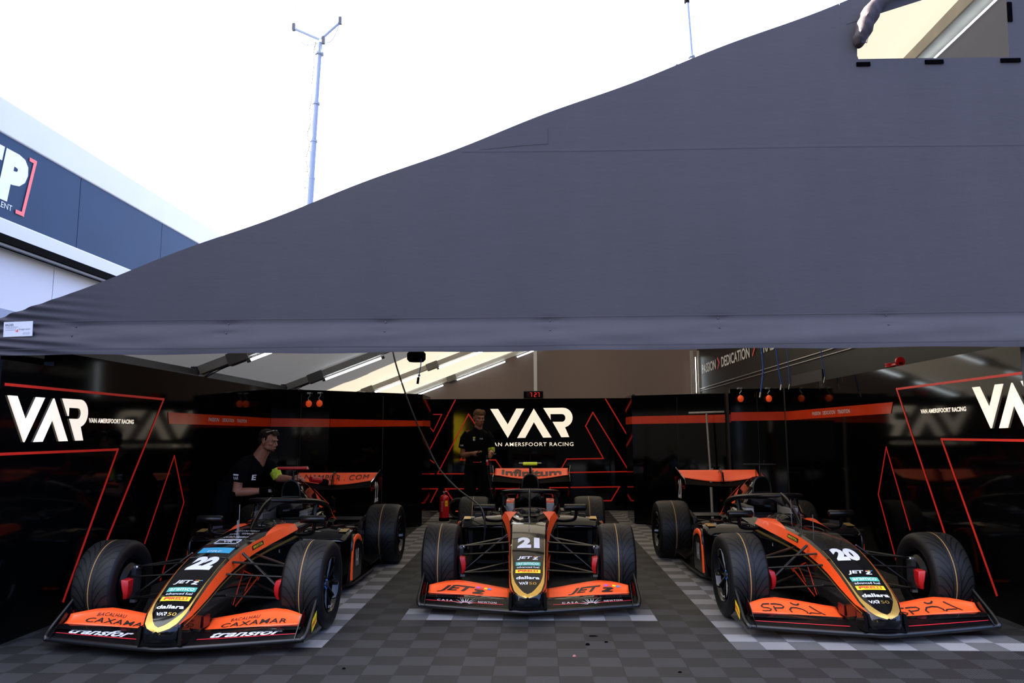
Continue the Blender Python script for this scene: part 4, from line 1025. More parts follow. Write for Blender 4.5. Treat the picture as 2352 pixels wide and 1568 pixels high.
        mb.loft(rings); mb.build('radiator_duct', None, pod, smooth=45)
        mb = MB().use('void_black').box((s * .44, 1.212, .30), (.34, .01, .32)); mb.build('duct_mouth', None, pod, smooth=0)
        mb = MB().use('carbon'); mb.tube(smoothline([(s * .74, 1.19, .10), (s * .76, 1.20, .30), (s * .765, 1.22, .46), (s * .75, 1.30, .515), (s * .745, 1.45, .49), (s * .75, 1.60, .42), (s * .75, 1.66, .20)], 5), .014, 8); mb.grid(6, 10, lambda u, v: (s * (.752 + .008 * math.sin(v * 3)), 1.22 + u * .42, .10 + v * (.38 - .06 * u)))
        o = mb.build('outer_fairing', None, C, smooth=45); 
        mb = MB().use('orange'); pth = smoothline([(1.175, .13), (1.185, .30), (1.20, .44), (1.27, .505), (1.40, .50), (1.55, .455)], 5)
        st_ = [Vector((p[0], p[1])) for p in [(q.x, q.y) for q in [Vector((a, b, 0)) for a, b in [(1.195, .13), (1.20, .22), (1.21, .32), (1.225, .42), (1.26, .475), (1.33, .497), (1.42, .495), (1.50, .475), (1.56, .44)]]]]
        mb.tube([(s * .772, p.x, p.y) for p in st_], [.024, .024, .024, .026, .028, .028, .026, .022, .012], 8, flat=(.45, 1.0)); mb.build('red_arch', None, o, smooth=45)
        mb = MB().use('white_vinyl'); mb.text('VAR', .13, .16, lambda a, b: (s * .765, 1.43 + s * a, .22 + b), .0); mb.build('fairing_lettering', None, o, smooth=0)
        mb = MB().use('gold'); mb.grid(3, 2, lambda u, v: (s * (.635 + .075 * u), 1.215 + .13 * v, .562 + .014 * v)); mb.build('gold_patch', None, pod, smooth=0)
        mb = MB().use('carbon'); mb.loft([[(s * .52, 1.34, .56), (s * .60, 1.30, .56), (s * .60, 1.32, .60), (s * .52, 1.36, .60)], [(s * .54, 1.60, .55), (s * .60, 1.60, .55), (s * .60, 1.60, .585), (s * .54, 1.60, .585)]]); mb.build('pod_winglet', None, pod)
        mb = MB().use('sky_blue').box((s * .46, 1.25, .553), (.16, .012, .002)); mb.use('orange').box((s * .68, 1.36, .553), (.10, .012, .003)); mb.build('pod_line', None, pod)
        # mirror on an L-shaped stalk
        mb = MB().use('carbon'); mb.tube([(s * .350, .955, .705), (s * .362, .955, .705), (s * .575, .955, .705), (s * .588, .955, .705)], [.020, .034, .035, .022], 14, flat=(1.0, 1.0)); mir = mb.build('mirror', None, C, smooth=50)
        mb = MB().use('metal').box((s * .47, .989, .705), (.15, .004, .045)); mb.build('mirror_glass', None, mir)
        mb = MB().use('carbon'); mb.tube(smoothline([(s * .48, .96, .68), (s * .478, .97, .64), (s * .465, .98, .59), (s * .42, .99, .57), (s * .33, 1.0, .565), (s * .26, 1.02, .575)], 4), .0135, 8, flat=(1.3, .8)); mb.build('mirror_stalk', None, mir)
        # floor edge
        mb = MB().use('carbon'); rings = []
        for y, xo, z0 in ((.95, .50, .085), (1.10, .70, .075), (1.40, .745, .055), (2.0, .755, .05), (2.45, .74, .05), (2.60, .60, .06), (3.3, .50, .10)):
            rings.append([(0, y, z0 - .01), (0, y, z0 + .02), (s * (xo - .03), y, z0 + .012), (s * xo, y, z0 + .022), (s * xo, y, z0 - .002), (s * (xo - .03), y, z0 - .01)])
        mb.loft(rings); fl = mb.build('underfloor', None, C, smooth=45)
        mb = MB().use('carbon'); mb.loft([[(s * .60, 2.32, .12), (s * .74, 2.10, .11), (s * .75, 2.12, .125), (s * .61, 2.36, .145)], [(s * .62, 2.46, .155), (s * .80, 2.44, .15), (s * .80, 2.46, .165), (s * .62, 2.48, .17)]]); mb.tube([(s * .66, 2.3, .06), (s * .66, 2.3, .13)], .006, 5); mb.build('floor_winglet', None, fl)
        if num != '21': mb = MB().use('stripe_orange').box((s * .66, 1.02, .085), (.14, .015, .02)); mb.build('floor_red_edge', None, fl)
        # engine side clutter
        mb = MB().use('dark_metal'); mb.tube(smoothline([(s * .18, 2.7, .35), (s * .35, 2.6, .42), (s * .40, 2.9, .38), (s * .2, 3.1, .36)], 4), .03, 8); mb.tube([(s * .1, 3.2, .36), (s * .30, 3.0, .36)], .02, 6)
        for k in range(3): mb.box((s * .33, 2.75 + .12 * k, .40 - .02 * k), (.10, .05, .03), rz=.4 * s)
        mb.build('exhaust_pipe', None, C)
    # --- front wing
    mb = MB().use('wing_black')
    top = lambda u, v: main_pt(-.88 + 1.76 * u, v)
    nx = 44
    rings = []
    for i in range(nx + 1):
        x = -.885 + 1.77 * i / nx; r = [main_pt(x, t) for t in (0, .08, .3, .6, 1.0)]; r += [main_pt(x, 1.0, -.008), main_pt(x, .5, -.028), main_pt(x, .05, -.02)]
        rings.append(r)
    mb.loft(rings); fw = mb.build('front_wing', None, C, smooth=45)
    mb = MB().use('edge_grey')
    pth = [(-.888, -.20, .352), (-.895, -.33, .26), (-.903, -.47, .165), (-.905, -.55, .11), (-.89, -.60, .082)] + [tuple(main_pt(x * .87 / 7, 0) + Vector((0, -.004, -.008))) for x in range(-7, 8)] + [(.89, -.60, .082), (.905, -.55, .11), (.903, -.47, .165), (.895, -.33, .26), (.888, -.20, .352)]
    P__ = smoothline(pth, 3); nP = len(P__)
    mb.tube(P__, [.008 + .010 * min(1, min(i, nP - 1 - i) / 10) for i in range(nP)], 8); mb.build('leading_edge', None, fw, smooth=50)
    for s in (-1, 1):
        mb = MB().use('orange'); mb.grid(26, 6, lambda u, v: flap_pt(s * (.157 + .677 * u), v)); o = mb.build('front_flap', None, C, smooth=50); so = o.modifiers.new('thick', 'SOLIDIFY'); so.thickness = .005; so.offset = 0
        FP = lambda a, b, s=s: flap_pt(s * .50 + a, b, .005)
        mb = MB(.02).use('black_vinyl')
        if num == '21':
            SHF = lambda a, b: FP(a + (b - .5) * .03, b)
            d_ = 0.0 if s < 0 else .078; w_ = .30 if s < 0 else .265
            mb.text('JET', w_, .50, SHF, .03, shear=.3, u0=-.105 + d_ * .97, v0=.20)
            mb.poly([(.035 + d_, .20), (.115 + d_, .20), (.128 + d_, .30), (.085 + d_, .30), (.135 + d_, .50), (.120 + d_, .58), (.050 + d_, .58), (.045 + d_, .48), (.085 + d_, .48), (.03 + d_, .29)], FP)
            for k, cn in enumerate(('purple', 'sign_red', 'yellow', 'sky_blue')): mb.use(cn).poly([(.058 + d_ + .032 * k, .64), (.086 + d_ + .032 * k, .64), (.092 + d_ + .032 * k, .76), (.064 + d_ + .032 * k, .76)], FP)
        elif num == '22':
            mb.text('BACALHAU', .20, .17, FP, .0, u0=-.06 + (0 if s < 0 else -.03), v0=.60, spacing=1.1); mb.text('CAXAMAR', .47, .30, FP, .012, u0=.03 if s < 0 else .0, v0=.20, spacing=1.1)
        else:
            w_ = .0125; q = lambda pts, s=s: stroke(mb, pts, w_, lambda a, b: flap_pt(s * .50 + a, b / .17, .005))
            for e_x, pts in ((-.24, [(.07, .115), (.02, .118), (.0, .10), (.012, .08), (.045, .072), (.065, .055), (.05, .035), (.01, .03), (-.01, .033)]), (-.125, [(-.02, .03), (-.02, .09), (-.02, .072), (.0, .07), (.04, .072), (.058, .088), (.045, .105), (.0, .112), (-.035, .112)]),
                             (.0, [(-.03, .030), (-.035, .060), (-.01, .088), (.03, .092), (.07, .082), (.09, .055), (.085, .035)]), (.01, [(-.01, .135), (.01, .122), (.035, .122), (.055, .138)]), (.125, [(-.01, .05), (.06, .052)]), (.125, [(-.03, .03), (-.01, .05), (.02, .05)]), (.155, [(-.02, .13), (.02, .085), (.06, .035)])):
                q([(a + e_x, b) for a, b in pts])
        mb.build('flap_lettering', None, o, smooth=0)
        MP = lambda a, b, s=s: main_pt(s * .51 + a, b, .003)
        mb = MB().use('red_vinyl'); mb.grid(12, 1, lambda u, v: main_pt(s * (.20 + .64 * u), .30 + .035 * v + .02 * u, .0022)); mb.build('red_pinstripe', None, fw, smooth=0)
        mb = MB(.03).use('white_vinyl')
        if num == '22': mb.text('transfor', .47, .42, MP, .025, shear=.35, v0=.36)
        if num == '21':
            for k in range(9):
                a = PI * (k + .5) / 9; r1 = .5 + .12 * (k % 2); cxx, cyy = .0, .22
                p0 = (cxx + .03 * math.cos(a - .12), cyy + .10 * math.sin(a - .12)); p1 = (cxx + (.085 + .02 * (k % 3)) * math.cos(a), cyy + .72 * math.sin(a)); p2 = (cxx + .03 * math.cos(a + .12), cyy + .10 * math.sin(a + .12)); mb.poly([p0, p1, p2], MP)
            mb.text('CASA', .13, .14, MP, .0, u0=-.17, v0=.34, spacing=1.4); mb.text('NEWTON', .15, .14, MP, .0, u0=.18, v0=.34, spacing=1.2)
        if num != '20': mb.build('mainplane_lettering', None, fw, smooth=0)
        # second element, endplate, strake and pylon
        mb = MB().use('gloss_black'); mb.loft([[(s * x, -.565, .108 + dz), (s * x, -.50, .125 + dz), (s * x, -.485, .122 + dz), (s * x, -.55, .098 + dz)] for x, dz in ((.155, -.01), (.5, .012), (.86, .03))]); mb.build('second_element', None, fw)
        mb = MB().use('gloss_black')
        prof = [(-.60, .06), (-.55, .11), (-.47, .168), (-.33, .262), (-.20, .352), (-.18, .34), (-.165, .24), (-.16, .12), (-.18, .05), (-.40, .04)]
        mb.prism(prof, lambda a, b, d: (s * (.893 - .02 * (b - .1) + d), a, b), .006); ep = mb.build('endplate', None, C, smooth=0)
        mb = MB().use('red_duct'); mb.prism([(-.50, .10), (-.40, .18), (-.30, .20), (-.24, .10)], lambda a, b, d: (s * (.889 - .02 * (b - .1) - d), a, b), .002); mb.build('inner_red_patch', None, ep, smooth=0)
        if num != '21':
            mb = MB().use('yellow'); EP = lambda a, b: (s * (.905 - .02 * (b - .1)), (-.385 + s * a * 1) + .28 * b * 0, .145 + b + .45 * (s * a))
            mb.grid(1, 1, lambda u, v: EP(-.055 + .11 * u, -.035 + .075 * v)); mb.use('red_vinyl').text('PIRELLI', .09, .03, lambda a, b: Vector(EP(a, b)) + Vector((s * .002, 0, 0)), .02, v0=-.015); mb.build('endplate_sticker', None, ep, smooth=0)
        mb = MB().use('gloss_black').prism([(-.63, .085), (-.47, .215), (-.40, .245), (-.38, .19), (-.50, .09)], lambda a, b, d: (s * (.842 + d), a, b), .005); mb.build('flap_strake', None, fw, smooth=0)
        mb = MB().use('gloss_black').prism([(-.80, .09), (-.78, .20), (-.45, .20), (-.46, .09)], lambda a, b, d: (s * (.125 + d - .03 * (.2 - b) * -1), a, b), .024); mb.build('wing_pylon', None, fw, smooth=0)
        if num != '21': 
            mb = MB().use('dark_red').box((s * .162, -.455, .165), (.008, .10, .075)); mb.build('pylon_red_panel', None, fw)
    mb = MB().use('gloss_black'); mb.loft([[(-.13, -.79, .085), (.13, -.79, .085), (.13, -.50, .09), (-.13, -.50, .09)], [(-.10, -.80, .15), (.10, -.80, .15), (.14, -.50, .22), (-.14, -.50, .22)]]); mb.build('nose_underside', None, nose, smooth=30)
    # --- wheels, ducts and suspension
    for s in (-1, 1):
        ft = tyre(.305, .328, C, 'front_tyre', s * .775, 0, s); rt = tyre(.375, .332, C, 'rear_tyre', s * .735, 2.88, s)
        mb = MB().use('red_duct'); mb.loft([[(s * .605, -.215, .395), (s * .555, -.20, .388), (s * .555, -.12, .388), (s * .605, -.10, .395)], [(s * .590, -.225, .34), (s * .545, -.21, .34), (s * .555, -.12, .34), (s * .605, -.10, .34)], [(s * .582, -.215, .29), (s * .548, -.20, .29), (s * .56, -.12, .29), (s * .60, -.10, .29)], [(s * .590, -.200, .25), (s * .565, -.19, .25), (s * .575, -.12, .25), (s * .60, -.10, .25)]]); mb.build('brake_duct', None, C, bevel=.006)
        mb = MB().use('carbon_mat'); mb.lathe([(.12, s * .62), (.155, s * .65), (.160, s * .70)], (0, 0, .328), 'X', 24, caps=True); mb.use('dark_metal').box((s * .61, 0, .33), (.05, .08, .22)); mb.use('metal').box((s * .60, .02, .45), (.05, .05, .02)); mb.ball((s * .585, -.03, .455), .012, 5); mb.box((s * .59, -.04, .21), (.04, .04, .02)); mb.build('front_upright', None, C)
        A = [((s * .60, .0, .455), (s * .175, -.06, .50)), ((s * .60, .0, .455), (s * .19, .36, .49)), ((s * .60, -.03, .225), (s * .165, -.14, .27)), ((s * .60, -.02, .225), (s * .185, .40, .25))]
        for a, b in A: mb = MB().use('carbon'); arm(mb, a, b); mb.build('wishbone', None, C, smooth=50)
        mb = MB().use('carbon'); arm(mb, (s * .57, -.04, .26), (s * .20, .06, .545), .0115, (1, 1)); mb.build('push_rod', None, C, smooth=50)
        mb = MB().use('carbon'); arm(mb, (s * .59, -.11, .40), (s * .165, -.16, .43), .009, (1.3, .8)); mb.build('steering_rod', None, C, smooth=50)
        for b in [q[1] for q in A] + [(s * .20, .06, .545)]: MB().use('dark_metal').ball(b, .0105, 5).build('rod_end', None, C)
        for a, b in (((s * .56, 2.88, .46), (s * .14, 2.65, .42)), ((s * .56, 2.88, .46), (s * .14, 3.05, .42)), ((s * .56, 2.88, .20), (s * .14, 2.55, .18)), ((s * .56, 2.88, .20), (s * .14, 3.10, .18))): mb = MB().use('carbon'); arm(mb, a, b, .014); mb.build('rear_wishbone', None, C, smooth=50)
        mb = MB().use('dark_metal'); mb.tube([(s * .10, 2.88, .33), (s * .58, 2.88, .33)], .018, 8); mb.lathe([(.16, s * .53), (.17, s * .57), (.17, s * .62)], (0, 2.88, .332), 'X', 24); mb.build('drive_shaft', None, C)
        mb = MB().use('carbon'); mb.loft([[(s * .50, 2.52, .40), (s * .55, 2.52, .42), (s * .55, 2.56, .50), (s * .50, 2.56, .50)], [(s * .50, 2.9, .40), (s * .56, 2.9, .40), (s * .56, 2.9, .55), (s * .50, 2.9, .55)]]); mb.build('rear_duct', None, C)
    mb = MB().use('dark_metal'); mb.loft([[(-.14, 2.5, .12), (.14, 2.5, .12), (.14, 2.5, .42), (-.14, 2.5, .42)], [(-.09, 3.5, .16), (.09, 3.5, .16), (.08, 3.5, .38), (-.08, 3.5, .38)]]); mb.build('gearbox', None, C)
    # --- rear wing: orange flap, thin lower element, endplates, centre pylon
    def rw(x, v, y0=3.36, off=0): 
        sag = .055 * math.cos(min(1, abs(x) / .5) * PI / 2) ** 1.3; z0 = .905 - sag; z1 = .988
        return Vector((x, y0 + .17 * v - off, z0 + (z1 - z0) * v + off * .4 - .012 * math.sin(v * PI)))
    mb = MB().use('orange'); mb.grid(30, 6, lambda u, v: rw(-.503 + 1.006 * u, v)); rwg = mb.build('rear_wing_flap', None, C, smooth=50); so = rwg.modifiers.new('thick', 'SOLIDIFY'); so.thickness = .006; so.offset = 0
    mb = MB(.03).use('black_vinyl')
    if wingtext == 'infinitum': mb.text('infinitum', .82, .62, lambda a, b: rw(a, b, off=.011), .03, v0=.30)
    elif wingtext: mb.text(wingtext, .80, .44, lambda a, b: rw(a, b, off=.011), .0, v0=.40, spacing=1.1)
    if wingtext: mb.build('wing_lettering', None, rwg, smooth=0)
    mb = MB().use('void_black')
    mb.loft([[rw(x, 0, 3.36) + Vector((0, -.02, -.012)), rw(x, 0, 3.36) + Vector((0, .0, -.026)), rw(x, 0, 3.1) + Vector((0, .0, -.085 + .03 * math.cos(min(1, abs(x) / .5) * PI / 2))), rw(x, 0, 3.1) + Vector((0, -.015, -.070 + .03 * math.cos(min(1, abs(x) / .5) * PI / 2)))] for x in [-.503 + 1.006 * i / 24 for i in range(25)]]); mw = mb.build('rear_wing_mainplane', None, C, smooth=40)
    mb = MB().use('orange'); mb.tube([rw(-.503 + 1.006 * i / 24, 0, 3.36) + Vector((0, -.024, -.018)) for i in range(25)], .0045, 5); mb.build('orange_lip', None, mw)
    for s in (-1, 1):
        mb = MB().use('gloss_black'); prof = [(3.05, .84), (3.10, .90), (3.30, .945), (3.50, 1.03), (3.60, 1.03), (3.60, .62), (3.50, .42), (3.40, .42), (3.30, .60), (3.12, .72)]
        def EX(b): return .505 + .022 * max(0, (b - .94) / .08) - .03 * max(0, (.66 - b) / .2)
        mb.prism(prof, lambda a, b, d: (s * (EX(b) + d), a, b), .010); re = mb.build('rear_endplate', None, C, smooth=0)
        mb = MB().use('white_vinyl'); mb.text(num, .20, .25, lambda a, b: (s * (EX(b) + .0125), 3.37 + s * a, b), .02, v0=.645)
        for k in range(3): mb.poly([(3.40, .56 - .05 * k), (3.50, .56 - .05 * k), (3.50, .575 - .05 * k), (3.40, .575 - .05 * k)], lambda a, b: (s * (EX(b) + .0125), a, b))
        mb.build('endplate_number', None, re, smooth=0)
    mb = MB().use('gloss_black'); mb.prism([(3.28, .72), (3.22, .86), (3.26, .97), (3.36, 1.01), (3.44, .97), (3.40, .90), (3.34, .86), (3.36, .72), (3.44, .40), (3.30, .40)], lambda a, b, d: (-.009 + d, a, b), .018); py = mb.build('wing_post', None, C, smooth=0)
    mb = MB().use('orange')
    for s in (-1, 1): mb.prism([(3.30, .86), (3.30, .95), (3.37, .985), (3.42, .95), (3.36, .87)], lambda a, b, d: (s * (.0095 + d), a, b), .002)
    mb.build('post_orange_panel', None, py, smooth=0)
    mb = MB().use('carbon'); mb.box((0, 3.45, .30), (.60, .22, .02), rx=.2); mb.box((0, 3.42, .44), (.9, .10, .012), rx=.3); mb.build('beam_wing', None, C)
    if num == '21':
        pass
    if num == '22':
        mb = MB().use('red_duct'); mb.tube([(.12, 2.0, 1.0), (.20, 2.1, .98)], .03, 8); mb.use('void_black').tube([(.20, 2.1, .965), (.25, 2.15, .95)], .038, 10); mb.build('starter_handle', None, C)
    return C
car('21', (-.09, 6.80, 0), 0.0, 'centre black and orange single-seater numbered 21, with a bright yellow camera bar', 'JETZ', 'CASA', 'infinitum', 'neon')
car('22', (-2.50, 5.75, 0), 0.0, 'left black and orange single-seater numbered 22, with a red camera bar, mechanic beside it', 'CAXAMAR', 'transfor', 'NAMPUR . COM', 'red')
car('20', (2.38, 6.17, 0), 0.022, 'right black and orange single-seater numbered 20, with a plain orange rear wing', 'SPOA', '', '', 'black')

# ================================================================== PEOPLE
def remesh(o, vox, it=3, fac=.5):
    m = o.modifiers.new('join', 'REMESH'); m.mode = 'VOXEL'; m.voxel_size = vox; m.use_smooth_shade = True
    m = o.modifiers.new('soft', 'SMOOTH'); m.iterations = it; m.factor = fac
def hand(mb, wrist, dirv, palm_n, curl, s=1.0, thumb_side=1):
    """palm, five fingers of different lengths with bends, thumb from the side near the wrist"""
    d = Vector(dirv).normalized(); n = Vector(palm_n); n = (n - d * n.dot(d)).normalized(); sd_ = d.cross(n).normalized() * thumb_side
    w_ = Vector(wrist); P0 = w_ + d * .045 * s
    mb.tube([w_, w_ + d * .03 * s, w_ + d * .075 * s, w_ + d * .095 * s], [.025 * s, .034 * s, .041 * s, .036 * s], 10, flat=(1.0, 1.0) if False else None)
    for k, ln in enumerate((.070, .080, .074, .058)):
        off = (1.5 - k) * .0195 * s
        b = w_ + d * (.092 if k != 3 else .084) * s + sd_ * off
        a1 = curl * .55; a2 = curl * 1.25; a3 = curl * 1.8
        q1 = b + (d * math.cos(a1) + n * math.sin(a1)) * ln * .45 * s; q2 = q1 + (d * math.cos(a2) + n * math.sin(a2)) * ln * .33 * s; q3 = q2 + (d * math.cos(a3) + n * math.sin(a3)) * ln * .25 * s
        mb.tube([b - d * .02, b, q1, q2, q3], [.010 * s, .0098 * s, .0092 * s, .0085 * s, .0072 * s], 8)
    t0 = w_ + d * .025 * s + sd_ * .022 * s; t1 = t0 + (d * .6 + sd_ * .7 + n * .25).normalized() * .04 * s; t2 = t1 + (d * .85 + sd_ * .2 + n * .45).normalized() * .035 * s; t3 = t2 + (d * .8 - sd_ * .1 + n * .5).normalized() * .024 * s
    mb.tube([t0, t1, t2, t3], [.015 * s, .012 * s, .0105 * s, .0085 * s], 8)
def head(mb, c, yaw, pitch, roll=0.0):
    """head facing -Y before turning; returns the placing function"""
    R = Matrix.Rotation(yaw, 3, 'Z') @ Matrix.Rotation(pitch, 3, 'X') @ Matrix.Rotation(roll, 3, 'Y'); c = Vector(c)
    T = lambda x, y, z: c + R @ Vector((x, y, z))
    def B(p, r): mb.ball(T(*p), r, 10, R)
    B((0, .012, .035), (.076, .096, .088)); B((0, -.022, -.028), (.062, .070, .082)); B((0, -.045, -.078), (.036, .034, .026))
    B((0, -.030, -.060), (.050, .045, .040)); B((0, .045, -.01), (.058, .05, .06))
    B((0, -.078, .036), (.052, .018, .012))                     # brow
    mb.tube([T(0, -.086, .028), T(0, -.103, -.002), T(0, -.110, -.018)], [.007, .010, .012], 8); B((0, -.098, -.024), (.016, .012, .008))
    B((0, -.082, -.050), (.024, .012, .006)); B((0, -.080, -.060), (.022, .012, .007))
    for s in (-1, 1):
        B((s * .040, -.062, -.012), (.022, .022, .016)); B((s * .077, .012, .000), (.008, .020, .031)); B((s * .048, -.02, -.055), (.018, .035, .022))
    return T, R
def face_bits(par, T, R):
    mb = MB().use('eye_white')
    for s in (-1, 1): mb.ball(T(s * .029, -.0775, .012), (.0120, .0075, .0055), 8, R)
    e = mb.build('eyes', None, par)
    mb = MB().use('hair_dark')
    for s in (-1, 1): mb.ball(T(s * .029, -.0855, .012), .0052, 6); mb.tube([T(s * .014, -.089, .030), T(s * .032, -.089, .034), T(s * .048, -.078, .028)], [.003, .0042, .0025], 6)
    mb.build('eyebrows', None, par)
    mb = MB().use('red_vinyl' if False else 'skin'); 
    return e
mat('lips', (0.30, 0.09, 0.07), 0.5, noise=0.05)
def lips(par, T, R):
    mb = MB().use('lips'); mb.ball(T(0, -.0915, -.0545), (.021, .006, .0055), 6, R); mb.build('mouth', None, par)

# --- standing mechanic behind the centre car
m = empty('person', (-0.90, 11.0, 0), label='person in black team polo and trousers standing behind the centre car, holding a small device', cat='person', group='mechanics in black team polo shirts')
body = MB().use('skin')
T, R = head(body, (0.033, -.045, 1.69), .42, .20)
body.tube([(0.01, .0, 1.44), (0.015, -.005, 1.53), (0.025, -.02, 1.60), (.03, -.03, 1.65)], [.078, .062, .056, .055], 12)
body.tube([(0, .02, .99), (0, .02, 1.05), (0, .02, 1.25), (0, .02, 1.42)], [.08, .08, .085, .08], 14); body.tube([(-.15, .0, 1.42), (.15, .0, 1.42)], .045, 10)
SHR, ELR, WRR = (-.165, .0, 1.46), (-.215, .03, 1.15), (-.045, -.22, 1.185)
SHL, ELL, WRL = (.165, .01, 1.46), (.215, -.02, 1.17), (.215, -.20, 1.215)
body.tube([SHR, (-.20, .01, 1.28), ELR], [.050, .048, .041], 12); body.tube([ELR, (-.14, -.09, 1.165), WRR], [.041, .040, .027], 12)
body.tube([SHL, (.20, -.0, 1.29), ELL], [.050, .046, .040], 12); body.tube([ELL, (.22, -.11, 1.195), WRL], [.041, .038, .026], 12)
hand(body, WRR, (.75, -.62, -.05), (.25, .3, .9), .75, 1.0, -1); hand(body, WRL, (.10, -.75, -.35), (-.9, .1, -.3), .8, 1.0, 1)
for s in (-1, 1): body.tube([(s * .09, 0, .95), (s * .10, -.01, .50), (s * .10, .02, .08)], [.085, .060, .045], 10)
bo = body.build('person_body', None, m, smooth=60); remesh(bo, .0055)
face_bits(bo, T, R); lips(bo, T, R)
hr = MB().use('hair_brown'); hr.ball(T(0, .030, .062), (.081, .096, .078), 12, R); hr.ball(T(0, .06, .01), (.070, .060, .07), 10, R)
for k in range(26):
    a = -1.25 + k * .1; hr.tube([T(.045 * math.sin(a * 1.3), -.02, .132), T(.066 * math.sin(a), -.062, .112), T(.076 * math.sin(a), -.094 + .028 * abs(math.sin(a)), .073 + .008 * math.sin(k * 2.2))], [.012, .011, .005], 6)
for s in (-1, 1): hr.tube([T(s * .072, .0, .06), T(s * .074, -.008, .022)], [.014, .006], 6)
ho = hr.build('hair', None, m, smooth=60); remesh(ho, .006, 1)
sh = MB().use('cloth_black')
sh.loft([[(w_ * math.cos(a), .01 + dpt * math.sin(a), z) for a in [2 * PI * k / 24 for k in range(24)]] for z, w_, dpt in ((1.0, .175, .125), (1.08, .172, .12), (1.2, .175, .12), (1.34, .188, .125), (1.44, .188, .115), (1.50, .135, .09), (1.54, .080, .066))])
sh.tube([(-.13, .0, 1.475), (-.185, .0, 1.40), (-.215, .015, 1.255)], [.065, .070, .066], 14); sh.tube([(.13, .0, 1.475), (.185, .0, 1.40), (.213, .0, 1.265)], [.065, .070, .064], 14)
sh.tube([(0, -.0, 1.51), (.012, -.005, 1.56)], [.074, .064], 14)
so = sh.build('polo_shirt', None, m, smooth=60); remesh(so, .009, 2)
tr = MB().use('cloth_black')
for s in (-1, 1): tr.tube([(s * .085, .01, 1.02), (s * .10, 0, .78), (s * .105, -.01, .50), (s * .105, .01, .07)], [.10, .098, .082, .085], 14)
tr.tube([(0, .01, .92), (0, .01, 1.07)], [.165, .160], 16, flat=(1, .78)); to = tr.build('trousers', None, m, smooth=60); remesh(to, .012, 2)
bt = MB().use('void_black')
for s in (-1, 1): bt.box((s * .105, -.05, .045), (.10, .27, .09))
bt.build('work_boots', None, m, bevel=.02)
mb = MB(.02).use('white_vinyl'); mb.text('VAR', .05, .02, lambda a, b: (.072 + a, -.128 + .25 * a, 1.385 + b), .01); mb.text('VAR', .05, .026, lambda a, b: (-.262 + .3 * a - .012, -.045 + a * .9 if False else -.052 + .6 * a * 0, 1.30 + b) if False else (-.222 + a, -.062, 1.285 + b), .01); mb.use('yellow').poly([(-.052, 1.41), (-.015, 1.41), (-.015, 1.422), (-.052, 1.422)], lambda a, b: (a, -.126, b)); mb.use('white_vinyl').text('E', .030, .034, lambda a, b: (-.033 + a, -.128, 1.368 + b), .03)
mb.use('stripe_red').poly([(-.15, 1.50), (-.11, 1.515), (-.11, 1.523), (-.15, 1.508)], lambda a, b: (a, -.078, b)); mb.build('shirt_print', None, so, smooth=0)
mb = MB().use('glove_green').tube([(.208, -.005, 1.262), (.213, -.01, 1.225), (.217, -.02, 1.19)], [.058, .055, .047], 14); mb.build('green_arm_band', None, m)
mb = MB().use('void_black').tube([(.219, -.165, 1.209), (.217, -.195, 1.214)], [.034, .031], 12); mb.build('watch', None, m)
mb = MB().use('stripe_red').box((.0, -.122, 1.055), (.10, .006, .006)); mb.use('metal').ball((.065, -.125, 1.057), .010, 6); mb.build('belt', None, m)
dv = empty('handheld_device', (-0.80, 10.70, 1.165), rz=.2, label='small black device held in both hands of the standing person', cat='device')
mb = MB().use('void_black').box((0, 0, .02), (.17, .03, .035), ry=-.12); mb.use('dark_metal').tube([(.09, 0, .03), (.13, 0, .0), (.20, .0, .01)], .012, 8); mb.build('device_body', None, dv, bevel=.006)
mb = MB().use('rubber_hose').tube(smoothline([(.06, .0, .0), (.07, -.02, -.12), (.09, -.0, -.3), (.16, .02, -.62)], 4), .008, 6); mb.build('lead', None, dv)
mb = MB().use('white_vinyl').tube([(.065, -.015, -.07), (.068, -.018, -.095)], .016, 8); mb.use('red_vinyl').tube([(.068, -.018, -.095), (.077, -.015, -.15)], .018, 8); mb.build('lead_tag', None, dv)

# --- mechanic bending over the left car, seen in profile
m = empty('person', (-3.40, 8.02, 0), label='dark-haired bearded person in a black polo, bending over the left car in profile', cat='person', group='mechanics in black team polo shirts')
body = MB().use('skin')
T, R = head(body, (.475, -.04, 1.385), 1.32, .20)
body.tube([(.335, -.0, 1.16), (.38, -.01, 1.24), (.435, -.02, 1.32)], [.090, .074, .066], 12)
body.tube([(.10, .0, .92), (.16, .0, 1.0), (.25, .0, 1.10), (.33, 0, 1.17)], [.09, .09, .09, .085], 14)
SHR, ELR, WRR = (.25, -.16, 1.145), (.21, -.20, .86), (.47, -.19, .875)
SHL, ELL, WRL = (.42, .14, 1.15), (.52, .14, .99), (.72, .04, .985)
body.tube([SHR, (.225, -.19, 1.0), ELR], [.054, .052, .045], 12); body.tube([ELR, (.33, -.20, .865), WRR], [.046, .045, .031], 12)
body.tube([SHL, (.48, .15, 1.07), ELL], [.052, .048, .042], 12); body.tube([ELL, (.62, .10, .985), WRL], [.043, .040, .028], 12)
hand(body, WRR, (1, .12, -.05), (0, .5, -.7), .7, 1.0, 1); hand(body, WRL, (.9, -.1, .10), (0, .1, -.9), .8, 1.0, -1)
for s in (-1, 1): body.tube([(.10, s * .09, .92), (.0, s * .10, .50), (-.02, s * .10, .08)], [.09, .062, .045], 10)
bo = body.build('person_body', None, m, smooth=60); remesh(bo, .0055)
face_bits(bo, T, R); lips(bo, T, R)
hr = MB().use('hair_dark'); hr.ball(T(0, .036, .064), (.080, .094, .074), 12, R); hr.ball(T(0, .064, .016), (.072, .056, .074), 10, R)
for s in (-1, 1): hr.tube([T(s * .073, -.01, .06), T(s * .076, -.006, .015)], [.012, .007], 6)
